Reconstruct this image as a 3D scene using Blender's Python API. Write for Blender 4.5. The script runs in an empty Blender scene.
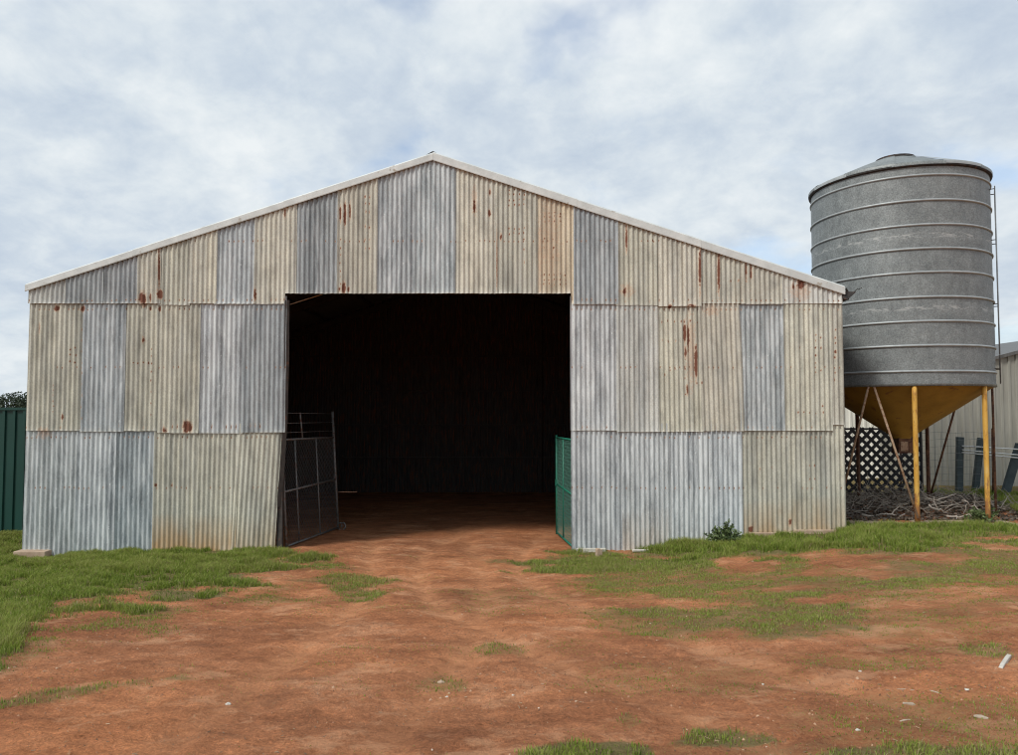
import bpy, math, random
import numpy as np

random.seed(7); RNG = np.random.default_rng(11)
scene = bpy.context.scene
COL = scene.collection
R = math.radians

# ------------------------------------------------------------------ camera
FPX, PITCH, CZ = 740.0, R(2.67), 2.08
cam_d = bpy.data.cameras.new('camera'); cam = bpy.data.objects.new('camera', cam_d); COL.objects.link(cam)
cam.location = (0, 0, CZ); cam.rotation_euler = (R(90) + PITCH, 0, 0)
cam_d.sensor_fit = 'HORIZONTAL'; cam_d.sensor_width = 36.0; cam_d.lens = 36.0 * FPX / 1018.0
cam_d.clip_end = 3000; cam_d.clip_start = 0.05
scene.camera = cam

# ------------------------------------------------------------------ light and sky
SUN_EL, SUN_AZ = 46.0, 50.0          # high behind the camera, to its left (veiled by cloud)
SUN_STRENGTH, SKY_STRENGTH, EXPOSURE = 1.5, 0.1, 0.92
sd = Vd = None
sun_l = bpy.data.lights.new('sun', 'SUN'); sun_l.energy = SUN_STRENGTH; sun_l.angle = R(14); sun_l.color = (1.0, 0.975, 0.93)
sun = bpy.data.objects.new('sun', sun_l); COL.objects.link(sun)
sun.rotation_euler = (R(90 - SUN_EL), 0, R(-SUN_AZ)); sun.location = (-6, -10, 18)

world = bpy.data.worlds.new('World'); scene.world = world; world.use_nodes = True
wn = world.node_tree.nodes; wl = world.node_tree.links; wn.clear()
def N(nodes, t, **kw):
    n = nodes.new(t)
    for k, v in kw.items(): setattr(n, k, v)
    return n
def ramp(nodes, stops, interp='LINEAR'):
    n = nodes.new('ShaderNodeValToRGB'); cr = n.color_ramp; cr.interpolation = interp
    while len(cr.elements) > 1: cr.elements.remove(cr.elements[-1])
    cr.elements[0].position = stops[0][0]; cr.elements[0].color = (*stops[0][1], 1)
    for p, c in stops[1:]:
        e = cr.elements.new(p); e.color = (*c, 1)
    return n
def g3(v): return (v, v, v)
def build_world():
    out = N(wn, 'ShaderNodeOutputWorld'); bg = N(wn, 'ShaderNodeBackground'); bg.inputs['Strength'].default_value = SKY_STRENGTH
    sky = N(wn, 'ShaderNodeTexSky', sky_type='NISHITA', sun_disc=False)
    sky.sun_elevation = R(SUN_EL); sky.sun_rotation = R(180 + SUN_AZ); sky.air_density = 1.0; sky.dust_density = 1.5
    tc = N(wn, 'ShaderNodeTexCoord'); sep = N(wn, 'ShaderNodeSeparateXYZ'); wl.new(tc.outputs['Generated'], sep.inputs[0])
    # cloud deck as a high sheet: direction / height
    mx = N(wn, 'ShaderNodeMath', operation='MAXIMUM'); wl.new(sep.outputs['Z'], mx.inputs[0]); mx.inputs[1].default_value = 0.0
    ad = N(wn, 'ShaderNodeMath', operation='ADD'); wl.new(mx.outputs[0], ad.inputs[0]); ad.inputs[1].default_value = 0.42
    vd = N(wn, 'ShaderNodeVectorMath', operation='DIVIDE'); wl.new(tc.outputs['Generated'], vd.inputs[0])
    cb = N(wn, 'ShaderNodeCombineXYZ')
    for i in range(3): wl.new(ad.outputs[0], cb.inputs[i])
    wl.new(cb.outputs[0], vd.inputs[1])
    mp = N(wn, 'ShaderNodeMapping'); mp.inputs['Scale'].default_value = (1.0, 1.0, 0.0); mp.inputs['Location'].default_value = (3.1, 1.7, 0)
    mp.inputs['Rotation'].default_value = (0, 0, 0.35)
    wl.new(vd.outputs[0], mp.inputs[0])
    def noise(scale, detail, rough, dist):
        n = N(wn, 'ShaderNodeTexNoise'); n.inputs['Scale'].default_value = scale; n.inputs['Detail'].default_value = detail
        n.inputs['Roughness'].default_value = rough; n.inputs['Distortion'].default_value = dist
        wl.new(mp.outputs[0], n.inputs['Vector']); return n
    na = noise(2.5, 9, 0.56, 0.2); nb = noise(9.5, 8, 0.60, 0.2); nc = noise(3.7, 5, 0.5, 0.1)
    shade = N(wn, 'ShaderNodeMix', data_type='FLOAT'); shade.inputs['Factor'].default_value = 0.42
    wl.new(na.outputs['Fac'], shade.inputs['A']); wl.new(nb.outputs['Fac'], shade.inputs['B'])
    rc = ramp(wn, [(0.35, (3.5, 4.1, 4.9)), (0.45, (4.15, 4.7, 5.3)), (0.54, (4.95, 5.4, 5.75)), (0.64, (5.8, 6.1, 6.25))])
    # Colour ramps clamp at 1, so scale up afterwards
    for e in rc.color_ramp.elements: e.color = tuple(c / 10 for c in e.color[:3]) + (1,)
    wl.new(shade.outputs['Result'], rc.inputs[0])
    up = N(wn, 'ShaderNodeVectorMath', operation='SCALE'); wl.new(rc.outputs[0], up.inputs[0]); up.inputs['Scale'].default_value = 7.8
    cov = ramp(wn, [(0.32, g3(0.45)), (0.41, g3(0.90)), (0.46, g3(1.0))]); wl.new(nc.outputs['Fac'], cov.inputs[0])
    # towards the horizon the gaps close
    hz = N(wn, 'ShaderNodeMapRange'); wl.new(sep.outputs['Z'], hz.inputs['Value']); hz.inputs['From Min'].default_value = 0.02; hz.inputs['From Max'].default_value = 0.25
    hz.inputs['To Min'].default_value = 1.0; hz.inputs['To Max'].default_value = 0.0
    mxx = N(wn, 'ShaderNodeMath', operation='MAXIMUM'); wl.new(cov.outputs[0], mxx.inputs[0]); wl.new(hz.outputs[0], mxx.inputs[1])
    mix = N(wn, 'ShaderNodeMix', data_type='RGBA'); wl.new(mxx.outputs[0], mix.inputs['Factor'])
    wl.new(sky.outputs[0], mix.inputs['A']); wl.new(up.outputs[0], mix.inputs['B'])
    wl.new(mix.outputs['Result'], bg.inputs['Color']); wl.new(bg.outputs[0], out.inputs[0])
build_world()
scene.view_settings.view_transform = 'Standard'; scene.view_settings.look = 'None'
scene.view_settings.exposure = EXPOSURE; scene.view_settings.gamma = 1.0; scene.view_settings.use_curve_mapping = False
scene.render.engine = 'CYCLES'
scene.cycles.use_denoising = True
scene.cycles.pixel_filter_type = 'BLACKMAN_HARRIS'; scene.cycles.filter_width = 1.05
scene.cycles.max_bounces = 6; scene.cycles.diffuse_bounces = 3; scene.cycles.transparent_max_bounces = 4

# ------------------------------------------------------------------ photo pixel <-> place
_c, _s = math.cos(PITCH), math.sin(PITCH)
def P(u, v, Y):
    up = 377.5 - v; yy = FPX * _c - up * _s; zz = FPX * _s + up * _c; t = Y / yy
    return (t * (u - 509.0), Y, CZ + t * zz)
def pix(x, y, z):
    z = z - CZ; fw = y * _c + z * _s; up = -y * _s + z * _c
    return 509.0 + FPX * x / fw, 377.5 - FPX * up / fw

# ------------------------------------------------------------------ numpy noise
def _hash(i, j, seed):
    n = (i.astype(np.int64) * 374761393 + j.astype(np.int64) * 668265263 + seed * 1442695041) & 0x7fffffff
    n = ((n ^ (n >> 13)) * 1274126177) & 0x7fffffff
    return ((n ^ (n >> 16)) & 0xffff) / 65535.0
def vnoise(x, y, seed=0):
    x = np.asarray(x, float); y = np.asarray(y, float)
    i = np.floor(x); j = np.floor(y); fx = x - i; fy = y - j
    fx = fx * fx * (3 - 2 * fx); fy = fy * fy * (3 - 2 * fy)
    a = _hash(i, j, seed); b = _hash(i + 1, j, seed); c = _hash(i, j + 1, seed); d = _hash(i + 1, j + 1, seed)
    return (a + (b - a) * fx) * (1 - fy) + (c + (d - c) * fx) * fy
def fbm(x, y, seed=0, oct=4):
    s = 0; a = 0.5; t = 0
    for k in range(oct):
        s = s + a * vnoise(np.asarray(x) * 2 ** k, np.asarray(y) * 2 ** k, seed + k * 17); t += a; a *= 0.5
    return s / t
def sstep(a, b, x):
    t = np.clip((np.asarray(x, float) - a) / (b - a), 0, 1); return t * t * (3 - 2 * t)

# ------------------------------------------------------------------ mesh helpers
class MB:
    def __init__(self): self.v = []; self.f = []
    def add(self, vs, fs):
        o = len(self.v); self.v += [tuple(map(float, p)) for p in vs]; self.f += [tuple(i + o for i in q) for q in fs]; return self
    def box(self, lo, hi):
        x0, y0, z0 = lo; x1, y1, z1 = hi
        return self.add([(x0,y0,z0),(x1,y0,z0),(x1,y1,z0),(x0,y1,z0),(x0,y0,z1),(x1,y0,z1),(x1,y1,z1),(x0,y1,z1)],
                        [(0,3,2,1),(4,5,6,7),(0,1,5,4),(1,2,6,5),(2,3,7,6),(3,0,4,7)])
    def tube(self, pts, r, n=8, cap=True):
        pts = [np.array(p, float) for p in pts]; m = len(pts)
        rs = r if isinstance(r, (list, tuple)) else [r] * m
        rings = []; ref = None
        for k in range(m):
            d = pts[min(k + 1, m - 1)] - pts[max(k - 1, 0)]; d = d / (np.linalg.norm(d) + 1e-9)
            if ref is None: ref = np.array((0, 0, 1.0)) if abs(d[2]) < 0.9 else np.array((1.0, 0, 0))
            a = np.cross(d, ref); a /= np.linalg.norm(a) + 1e-9; b = np.cross(d, a); ref = b * 0 + np.cross(a, d) * -1 if False else ref
            rings.append([pts[k] + rs[k] * (math.cos(2*math.pi*i/n + math.pi/n) * a + math.sin(2*math.pi*i/n + math.pi/n) * b) for i in range(n)])
        vs = [p for rg in rings for p in rg]; fs = []
        for k in range(m - 1):
            for i in range(n):
                j = (i + 1) % n; fs.append((k*n+i, k*n+j, (k+1)*n+j, (k+1)*n+i))
        if cap: fs.append(tuple(range(n))[::-1]); fs.append(tuple((m-1)*n + i for i in range(n)))
        return self.add(vs, fs)
    def bar(self, p, q, w, h, up=(0, 0, 1)):
        p = np.array(p, float); q = np.array(q, float); d = q - p; d /= np.linalg.norm(d)
        a = np.cross(d, np.array(up, float)); a /= np.linalg.norm(a) + 1e-9; b = np.cross(a, d)
        vs = []
        for c in (p, q):
            for sx, sy in ((-1,-1),(1,-1),(1,1),(-1,1)): vs.append(c + a*sx*w/2 + b*sy*h/2)
        return self.add(vs, [(0,1,2,3),(7,6,5,4),(0,4,5,1),(1,5,6,2),(2,6,7,3),(3,7,4,0)])
    def lathe(self, prof, c, n=64, a0=0.0, a1=2*math.pi):
        full = abs(a1 - a0 - 2*math.pi) < 1e-6; k = n if full else n + 1
        vs = []; fs = []
        for r, z in prof:
            for i in range(k):
                a = a0 + (a1 - a0) * i / n; vs.append((c[0] + r*math.cos(a), c[1] + r*math.sin(a), z))
        for q in range(len(prof) - 1):
            for i in range(n):
                j = (i + 1) % k; fs.append((q*k+i, q*k+j, (q+1)*k+j, (q+1)*k+i))
        return self.add(vs, fs)
    def build(self, name, mat, parent=None, smooth=False, bevel=0.0):
        me = bpy.data.meshes.new(name); org = np.zeros(3)
        q = parent
        while q is not None: org = org + np.array(q.location); q = q.parent
        me.from_pydata([tuple(np.array(p) - org) for p in self.v], [], self.f); me.update()
        return link(name, me, mat, parent, smooth, bevel)
def link(name, me, mat, parent=None, smooth=False, bevel=0.0):
    o = bpy.data.objects.new(name, me); COL.objects.link(o)
    if mat is not None: me.materials.append(mat)
    if smooth: me.polygons.foreach_set('use_smooth', np.ones(len(me.polygons), dtype=bool))
    if parent is not None: o.parent = parent
    if bevel:
        m = o.modifiers.new('bevel', 'BEVEL'); m.width = bevel; m.segments = 2; m.limit_method = 'ANGLE'
    return o
def np_mesh(name, V, quads=None, tris=None, attrs=None):
    me = bpy.data.meshes.new(name); V = np.ascontiguousarray(V, dtype=np.float32)
    loops = []; starts = []; n = 0
    if quads is not None and len(quads):
        quads = np.asarray(quads, np.int32); loops.append(quads.ravel()); starts.append(n + np.arange(len(quads)) * 4); n += quads.size
    if tris is not None and len(tris):
        tris = np.asarray(tris, np.int32); loops.append(tris.ravel()); starts.append(n + np.arange(len(tris)) * 3); n += tris.size
    L = np.concatenate(loops).astype(np.int32); S = np.concatenate(starts).astype(np.int32)
    me.vertices.add(len(V)); me.vertices.foreach_set('co', V.ravel())
    me.loops.add(len(L)); me.loops.foreach_set('vertex_index', L)
    me.polygons.add(len(S)); me.polygons.foreach_set('loop_start', S)
    for k, a in (attrs or {}).items():
        at = me.attributes.new(k, 'FLOAT', 'POINT'); at.data.foreach_set('value', np.ascontiguousarray(a, np.float32))
    me.update(calc_edges=True); me.validate(); return me
def tag(o, label=None, cat=None, group=None, kind=None):
    for k, v in (('label', label), ('category', cat), ('group', group), ('kind', kind)):
        if v: o[k] = v
    return o
def thing(name, loc, label, cat, group=None):
    o = bpy.data.objects.new(name, None); COL.objects.link(o); o.location = loc; o.empty_display_size = 0.2
    return tag(o, label, cat, group)

# ------------------------------------------------------------------ materials
class M_:
    def __init__(s, name, rough=0.7, metal=0.0, spec=0.4):
        s.m = bpy.data.materials.new(name); s.m.use_nodes = True; s.t = s.m.node_tree; s.n = s.t.nodes; s.l = s.t.links
        s.b = s.n['Principled BSDF']; s.b.inputs['Roughness'].default_value = rough; s.b.inputs['Metallic'].default_value = metal
        s.b.inputs['Specular IOR Level'].default_value = spec; s._co = None
    def coord(s, scale=(1, 1, 1), rnd=True):
        tc = N(s.n, 'ShaderNodeTexCoord'); v = tc.outputs['Object']
        if rnd:
            oi = N(s.n, 'ShaderNodeObjectInfo'); ml = N(s.n, 'ShaderNodeMath', operation='MULTIPLY'); s.l.new(oi.outputs['Random'], ml.inputs[0]); ml.inputs[1].default_value = 37.0
            ad = N(s.n, 'ShaderNodeVectorMath', operation='ADD'); s.l.new(v, ad.inputs[0]); s.l.new(ml.outputs[0], ad.inputs[1]); v = ad.outputs[0]
        mp = N(s.n, 'ShaderNodeMapping'); mp.inputs['Scale'].default_value = scale; s.l.new(v, mp.inputs[0]); return mp.outputs[0]
    def noise(s, co, scale, detail=4, rough=0.55, dist=0.0):
        n = N(s.n, 'ShaderNodeTexNoise'); n.inputs['Scale'].default_value = scale; n.inputs['Detail'].default_value = detail
        n.inputs['Roughness'].default_value = rough; n.inputs['Distortion'].default_value = dist; s.l.new(co, n.inputs['Vector']); return n.outputs['Fac']
    def ramp(s, fac, stops, interp='LINEAR'):
        r = ramp(s.n, stops, interp); s.l.new(fac, r.inputs[0]); return r.outputs[0]
    def mix(s, fac, a, b, mode='MIX'):
        m = N(s.n, 'ShaderNodeMix', data_type='RGBA', blend_type=mode)
        for key, val in (('Factor', fac), ('A', a), ('B', b)):
            i = m.inputs[key] if key == 'Factor' else [q for q in m.inputs if q.name == key and q.type == 'RGBA'][0]
            if hasattr(val, 'is_linked') or hasattr(val, 'links'): s.l.new(val, i)
            elif key == 'Factor': i.default_value = val
            else: i.default_value = (*val, 1)
        return [q for q in m.outputs if q.type == 'RGBA'][0]
    def math(s, op, a, b=None):
        m = N(s.n, 'ShaderNodeMath', operation=op)
        for i, val in enumerate((a, b)):
            if val is None: continue
            if hasattr(val, 'links'): s.l.new(val, m.inputs[i])
            else: m.inputs[i].default_value = val
        return m.outputs[0]
    def attr(s, name):
        a = N(s.n, 'ShaderNodeAttribute', attribute_name=name); return a.outputs['Fac']
    def color(s, c):
        if hasattr(c, 'links'): s.l.new(c, s.b.inputs['Base Color'])
        else: s.b.inputs['Base Color'].default_value = (*c, 1)
        return s
    def rough(s, f): s.l.new(f, s.b.inputs['Roughness']); return s
    def bump(s, h, strength=0.4, dist=0.01):
        b = N(s.n, 'ShaderNodeBump'); b.inputs['Strength'].default_value = strength; b.inputs['Distance'].default_value = dist
        s.l.new(h, b.inputs['Height']); s.l.new(b.outputs[0], s.b.inputs['Normal']); return s

def mat_sheet():
    s = M_('weathered_corrugated_iron', 0.5, 0.12, 0.45)
    oi = N(s.n, 'ShaderNodeObjectInfo'); base = oi.outputs['Color']
    st = s.noise(s.coord((6.5, 6.5, 0.4)), 1.0, 5, 0.6); sb = s.noise(s.coord((5, 5, 2.2)), 1.0, 5, 0.6, 0.4); sf = s.noise(s.coord((1, 1, 0.5)), 70, 4, 0.7)
    c = s.mix(1.0, base, s.ramp(st, [(0.32, (0.72, 0.735, 0.75)), (0.5, g3(1.0)), (0.68, (1.22, 1.2, 1.17))]), 'MULTIPLY')
    c = s.mix(1.0, c, s.ramp(sb, [(0.3, g3(0.72)), (0.5, g3(1.0)), (0.7, g3(1.18))]), 'MULTIPLY')
    c = s.mix(0.6, c, s.ramp(sf, [(0.32, g3(0.62)), (0.52, g3(1.0)), (0.70, g3(1.35))]), 'MULTIPLY')
    # pale zinc bloom in runs and flecks
    bl = s.noise(s.coord((5, 5, 0.8)), 1.3, 8, 0.74, 0.7)
    blm = s.ramp(bl, [(0.45, g3(0)), (0.64, g3(0.9))])
    blm = s.math('MULTIPLY', blm, s.attr('bloom'))
    c = s.mix(blm, c, (0.66, 0.69, 0.685))
    fl = s.noise(s.coord((1, 1, 0.6)), 26, 3, 0.5); flm = s.math('MULTIPLY', s.ramp(fl, [(0.67, g3(0)), (0.73, g3(0.8))]), s.attr('bloom'))
    c = s.mix(flm, c, (0.66, 0.68, 0.67))
    # red soil splashed and soaked up the foot
    so = s.math('MULTIPLY', s.attr('stain'), s.ramp(s.noise(s.coord((3.2, 3.2, 2)), 1.0, 5, 0.6), [(0.3, g3(0.25)), (0.6, g3(1.0))]))
    c = s.mix(so, c, (0.46, 0.285, 0.125))
    ed = s.math('MULTIPLY', s.attr('edge'), s.ramp(sb, [(0.35, g3(0.1)), (0.6, g3(0.8))]))
    c = s.mix(ed, c, (0.60, 0.58, 0.52))
    # rust: pale orange halo then dark core, edges broken by noise
    rn = s.noise(s.coord((1, 1, 0.7)), 55, 4, 0.65)
    ra = s.math('ADD', s.attr('rust'), s.math('MULTIPLY', s.math('SUBTRACT', rn, 0.5), s.math('MULTIPLY', s.ramp(s.attr('rust'), [(0.0, g3(0)), (0.15, g3(1))]), 0.9)))
    c = s.mix(s.ramp(ra, [(0.1, g3(0)), (0.34, g3(0.5))]), c, (0.50, 0.31, 0.19))
    core = s.ramp(ra, [(0.42, g3(0)), (0.62, g3(0.95))])
    c = s.mix(core, c, s.mix(rn, (0.10, 0.030, 0.018), (0.19, 0.062, 0.03)))
    s.color(c); s.rough(s.ramp(ra, [(0.2, g3(0.52)), (0.7, g3(0.9))]))
    s.bump(sf, 0.12, 0.004); return s.m
def mat_simple(name, lo, hi, scale=6, rough=0.7, metal=0.0, stretch=(1, 1, 1), bump=0.15, rust=0.0, rustcol=(0.16, 0.06, 0.03), spec=0.4, dist=0.005):
    s = M_(name, rough, metal, spec); n = s.noise(s.coord(stretch), scale, 6, 0.62, 0.2)
    c = s.ramp(n, [(0.3, lo), (0.7, hi)])
    if rust:
        r = s.noise(s.coord(stretch), scale * 0.9 + 2.3, 7, 0.7, 0.5); c = s.mix(s.ramp(r, [(0.62 - rust * 0.3, g3(0)), (0.70 - rust * 0.3, g3(0.9))]), c, rustcol)
    s.color(c); s.bump(s.noise(s.coord(stretch), scale * 7, 4), bump, dist); return s.m
def mat_silo():
    s = M_('galvanised_tank_steel', 0.52, 0.25, 0.45)
    a = s.noise(s.coord((1, 1, 1.6), False), 3.0, 6, 0.65, 0.3); b = s.noise(s.coord((1, 1, 0.35), False), 9, 4, 0.6); sp = s.noise(s.coord((1, 1, 0.8), False), 48, 5, 0.75)
    c = s.ramp(a, [(0.3, (0.16, 0.176, 0.175)), (0.7, (0.235, 0.252, 0.245))])
    c = s.mix(0.8, c, s.ramp(b, [(0.3, g3(0.8)), (0.7, g3(1.15))]), 'MULTIPLY')
    c = s.mix(0.85, c, s.ramp(sp, [(0.32, g3(0.52)), (0.5, g3(0.98)), (0.70, g3(1.55))]), 'MULTIPLY')
    wh = s.noise(s.coord((4.5, 4.5, 16), False), 1.6, 6, 0.7); whm = s.math('MULTIPLY', s.ramp(wh, [(0.50, g3(0)), (0.57, g3(0.85))]), s.attr('bloom'))
    c = s.mix(whm, c, (0.42, 0.43, 0.41))
    s.color(c); s.bump(sp, 0.1, 0.004); return s.m
def mat_ground():
    s = M_('red_dirt', 0.95, 0.0, 0.15)
    n0 = s.noise(s.coord((0.35, 0.7, 1), False), 1.0, 5, 0.55, 0.5); n1 = s.noise(s.coord((1.2, 2.1, 1), False), 1.0, 9, 0.72, 0.3)
    n2 = s.noise(s.coord((7, 8.5, 7), False), 1.0, 8, 0.72); n3 = s.noise(s.coord((1, 1, 1), False), 48, 6, 0.75)
    c = s.ramp(n1, [(0.28, (0.25, 0.096, 0.046)), (0.43, (0.375, 0.149, 0.068)), (0.56, (0.49, 0.205, 0.097)), (0.68, (0.61, 0.315, 0.172))])
    c = s.mix(1.0, c, s.ramp(n0, [(0.3, (0.78, 0.78, 0.80)), (0.5, g3(1.0)), (0.68, (1.18, 1.16, 1.10))]), 'MULTIPLY')
    c = s.mix(0.9, c, s.ramp(n2, [(0.3, g3(0.72)), (0.55, g3(1.0)), (0.75, (1.28, 1.26, 1.22))]), 'MULTIPLY')
    c = s.mix(0.8, c, s.ramp(n3, [(0.32, g3(0.55)), (0.52, g3(1.0)), (0.70, (1.55, 1.5, 1.42))]), 'MULTIPLY')
    pc = s.noise(s.coord((1.6, 2.6, 1), False), 1.0, 10, 0.68, 0.2); c = s.mix(s.ramp(pc, [(0.55, g3(0)), (0.63, g3(0.45))]), c, (0.66, 0.36, 0.20))
    dk = s.noise(s.coord((0.9, 2.2, 1), False), 1.7, 8, 0.6, 0.2); c = s.mix(s.ramp(dk, [(0.57, g3(0)), (0.68, g3(0.38))]), c, (0.21, 0.10, 0.055))
    c = s.mix(s.math('MULTIPLY', s.attr('track'), s.ramp(n2, [(0.35, g3(0.15)), (0.6, g3(0.6))])), c, (0.60, 0.285, 0.14))
    cv = s.attr('cover'); cn = s.math('ADD', cv, s.math('MULTIPLY', s.math('SUBTRACT', n2, 0.5), 0.9)); 
    cn = s.math('ADD', cn, s.math('MULTIPLY', s.math('SUBTRACT', n3, 0.5), 1.3))
    cm = s.math('MULTIPLY', s.ramp(cn, [(0.22, g3(0)), (0.75, g3(0.9))]), s.ramp(cv, [(0.02, g3(0)), (0.12, g3(1))]))
    gc = s.ramp(s.math('ADD', n3, 0.0), [(0.3, (0.095, 0.088, 0.033)), (0.55, (0.165, 0.15, 0.062)), (0.8, (0.28, 0.225, 0.12))])
    c = s.mix(cm, c, gc)
    # straw litter
    lt = s.noise(s.coord((60, 18, 10), False), 1.0, 3, 0.6, 1.2); c = s.mix(s.math('MULTIPLY', s.ramp(lt, [(0.64, g3(0)), (0.70, g3(0.55))]), s.ramp(n0, [(0.35, g3(0.1)), (0.6, g3(1))])), c, (0.40, 0.30, 0.18))
    s.color(c); h = s.math('ADD', s.math('MULTIPLY', n2, 1.0), s.math('MULTIPLY', n3, 0.6)); s.bump(h, 0.9, 0.045); return s.m
def mat_grass():
    s = M_('grass_blades', 0.6, 0.0, 0.25); t = s.attr('tint')
    c = s.ramp(t, [(0.0, (0.075, 0.115, 0.02)), (0.35, (0.152, 0.218, 0.032)), (0.7, (0.245, 0.315, 0.046)), (0.86, (0.33, 0.37, 0.085)), (0.93, (0.27, 0.235, 0.10)), (1.0, (0.38, 0.30, 0.16))])
    s.color(c)
    tr = N(s.n, 'ShaderNodeBsdfTranslucent'); s.l.new(c, tr.inputs[0]); mx = N(s.n, 'ShaderNodeMixShader'); mx.inputs[0].default_value = 0.35
    o = s.n['Material Output']; s.l.new(s.b.outputs[0], mx.inputs[1]); s.l.new(tr.outputs[0], mx.inputs[2]); s.l.new(mx.outputs[0], o.inputs[0]); return s.m
def mat_leaf(name, a, b):
    s = M_(name, 0.6, 0.0, 0.3); t = s.attr('tint'); s.color(s.ramp(t, [(0, a), (1, b)])); return s.m
def mat_pebble():
    s = M_('pebbles', 0.9, 0, 0.2); t = s.attr('tint'); s.color(s.ramp(t, [(0, (0.17, 0.075, 0.042)), (0.6, (0.34, 0.165, 0.09)), (0.88, (0.46, 0.30, 0.19)), (1, (0.60, 0.53, 0.45))])); return s.m

def mat_leg():
    s = M_('worn_yellow_paint', 0.65); n = s.noise(s.coord((3, 3, 0.8)), 4, 6, 0.65, 0.3)
    c = s.ramp(n, [(0.3, (0.52, 0.265, 0.035)), (0.55, (0.60, 0.35, 0.07)), (0.74, (0.62, 0.43, 0.17))])
    r = s.math('ADD', s.attr('rust'), s.noise(s.coord((3, 3, 0.9)), 6.5, 7, 0.72, 0.5))
    c = s.mix(s.ramp(r, [(0.55, g3(0)), (0.66, g3(0.9))]), c, s.mix(n, (0.36, 0.15, 0.045), (0.15, 0.055, 0.025)))
    s.color(c); s.bump(n, 0.2, 0.004); return s.m
MAT = dict(
    sheet=mat_sheet(), silo=mat_silo(), ground=mat_ground(), grass=mat_grass(), pebble=mat_pebble(),
    inner=mat_simple('shade_darkened_inner_iron', (0.035, 0.032, 0.03), (0.075, 0.068, 0.06), 3, 0.8, 0.0, (6, 6, 0.6), rust=0.3),  # darker than the iron itself: the shed's inner shade put into the colour
    frame=mat_simple('dark_frame_steel', (0.035, 0.03, 0.027), (0.075, 0.06, 0.05), 9, 0.75, 0.0, rust=0.12),
    cap=mat_simple('pale_barge_capping', (0.47, 0.49, 0.47), (0.66, 0.68, 0.65), 4, 0.5, 0.0, (1, 1, 1), rust=0.03, rustcol=(0.34, 0.30, 0.24)),
    hoop=mat_simple('bright_galvanised_hoop', (0.26, 0.28, 0.28), (0.36, 0.38, 0.375), 9, 0.45, 0.2, bump=0.05),
    roof=mat_simple('roof_iron', (0.08, 0.078, 0.074), (0.14, 0.135, 0.128), 2, 0.5, 0.1, (8, 1, 1)),
    dark=mat_simple('blackened_iron', (0.012, 0.011, 0.010), (0.04, 0.03, 0.026), 12, 0.8, rust=0.15),
    yellow=mat_leg(),
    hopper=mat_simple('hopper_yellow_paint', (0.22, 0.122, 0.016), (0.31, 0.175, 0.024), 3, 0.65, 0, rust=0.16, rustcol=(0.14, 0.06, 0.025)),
    brace=mat_simple('bare_rusted_tube', (0.27, 0.17, 0.10), (0.42, 0.30, 0.20), 14, 0.7, rust=0.35, rustcol=(0.20, 0.09, 0.045)),
    rustfoot=mat_simple('rusted_yellow_foot', (0.24, 0.09, 0.03), (0.42, 0.19, 0.05), 9, 0.85, rust=0.3, rustcol=(0.11, 0.045, 0.022)),
    brownleg=mat_simple('dark_brown_leg_paint', (0.10, 0.05, 0.03), (0.20, 0.10, 0.05), 9, 0.85, rust=0.5, rustcol=(0.07, 0.032, 0.022)),
    green=mat_simple('dark_green_steel', (0.006, 0.040, 0.031), (0.010, 0.058, 0.044), 2, 0.45, 0, (1, 1, 0.4), bump=0.05),
    greenmesh=mat_simple('green_plastic_mesh', (0.008, 0.12, 0.075), (0.018, 0.17, 0.108), 9, 0.5, bump=0.05),
    gatepipe=mat_simple('gate_pipe', (0.11, 0.115, 0.115), (0.22, 0.22, 0.21), 15, 0.6, 0.2, rust=0.3),
    wire=mat_simple('grey_wire', (0.12, 0.13, 0.135), (0.20, 0.21, 0.215), 20, 0.6, 0.3, bump=0),
    concrete=mat_simple('old_concrete', (0.32, 0.22, 0.15), (0.48, 0.37, 0.27), 6, 0.9, bump=0.4, dist=0.01),
    lattice=mat_simple('black_plastic_lattice', (0.008, 0.008, 0.009), (0.018, 0.018, 0.019), 6, 0.6, bump=0.05),
    cream=mat_simple('cream_wall_sheet', (0.70, 0.68, 0.60), (0.82, 0.80, 0.73), 1.2, 0.6, bump=0.05),
    greywall=mat_simple('pale_grey_wall_sheet', (0.25, 0.242, 0.205), (0.34, 0.33, 0.285), 2.0, 0.55, 0.05, (5, 5, 0.5), bump=0.06),
    post=mat_simple('slate_painted_post', (0.030, 0.045, 0.05), (0.06, 0.08, 0.085), 6, 0.7),
    rail=mat_simple('white_rail_pipe', (0.55, 0.56, 0.55), (0.72, 0.72, 0.70), 8, 0.5),
    wood=mat_simple('grey_dead_wood', (0.36, 0.31, 0.26), (0.58, 0.51, 0.43), 18, 0.9, 0, (1, 1, 1), bump=0.4),
    twig=mat_simple('dark_twigs', (0.20, 0.175, 0.145), (0.42, 0.36, 0.29), 14, 0.9, bump=0.2),
    pale=mat_simple('bleached_wood', (0.30, 0.23, 0.165), (0.46, 0.38, 0.29), 20, 0.85, bump=0.3),
    board=mat_simple('white_board', (0.42, 0.39, 0.33), (0.60, 0.57, 0.50), 9, 0.8, bump=0.2),
    bark=mat_simple('bark', (0.05, 0.04, 0.03), (0.11, 0.09, 0.07), 10, 0.95, bump=0.6),
    treeleaf=mat_leaf('far_tree_leaves', (0.016, 0.026, 0.014), (0.045, 0.062, 0.03)),
    litter=mat_leaf('dry_litter', (0.05, 0.04, 0.03), (0.18, 0.135, 0.095)),
    straw=mat_leaf('dry_straw', (0.10, 0.055, 0.03), (0.36, 0.25, 0.15)),
    weedleaf=mat_leaf('weed_leaves', (0.05, 0.08, 0.025), (0.13, 0.17, 0.06)),
)

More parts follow.
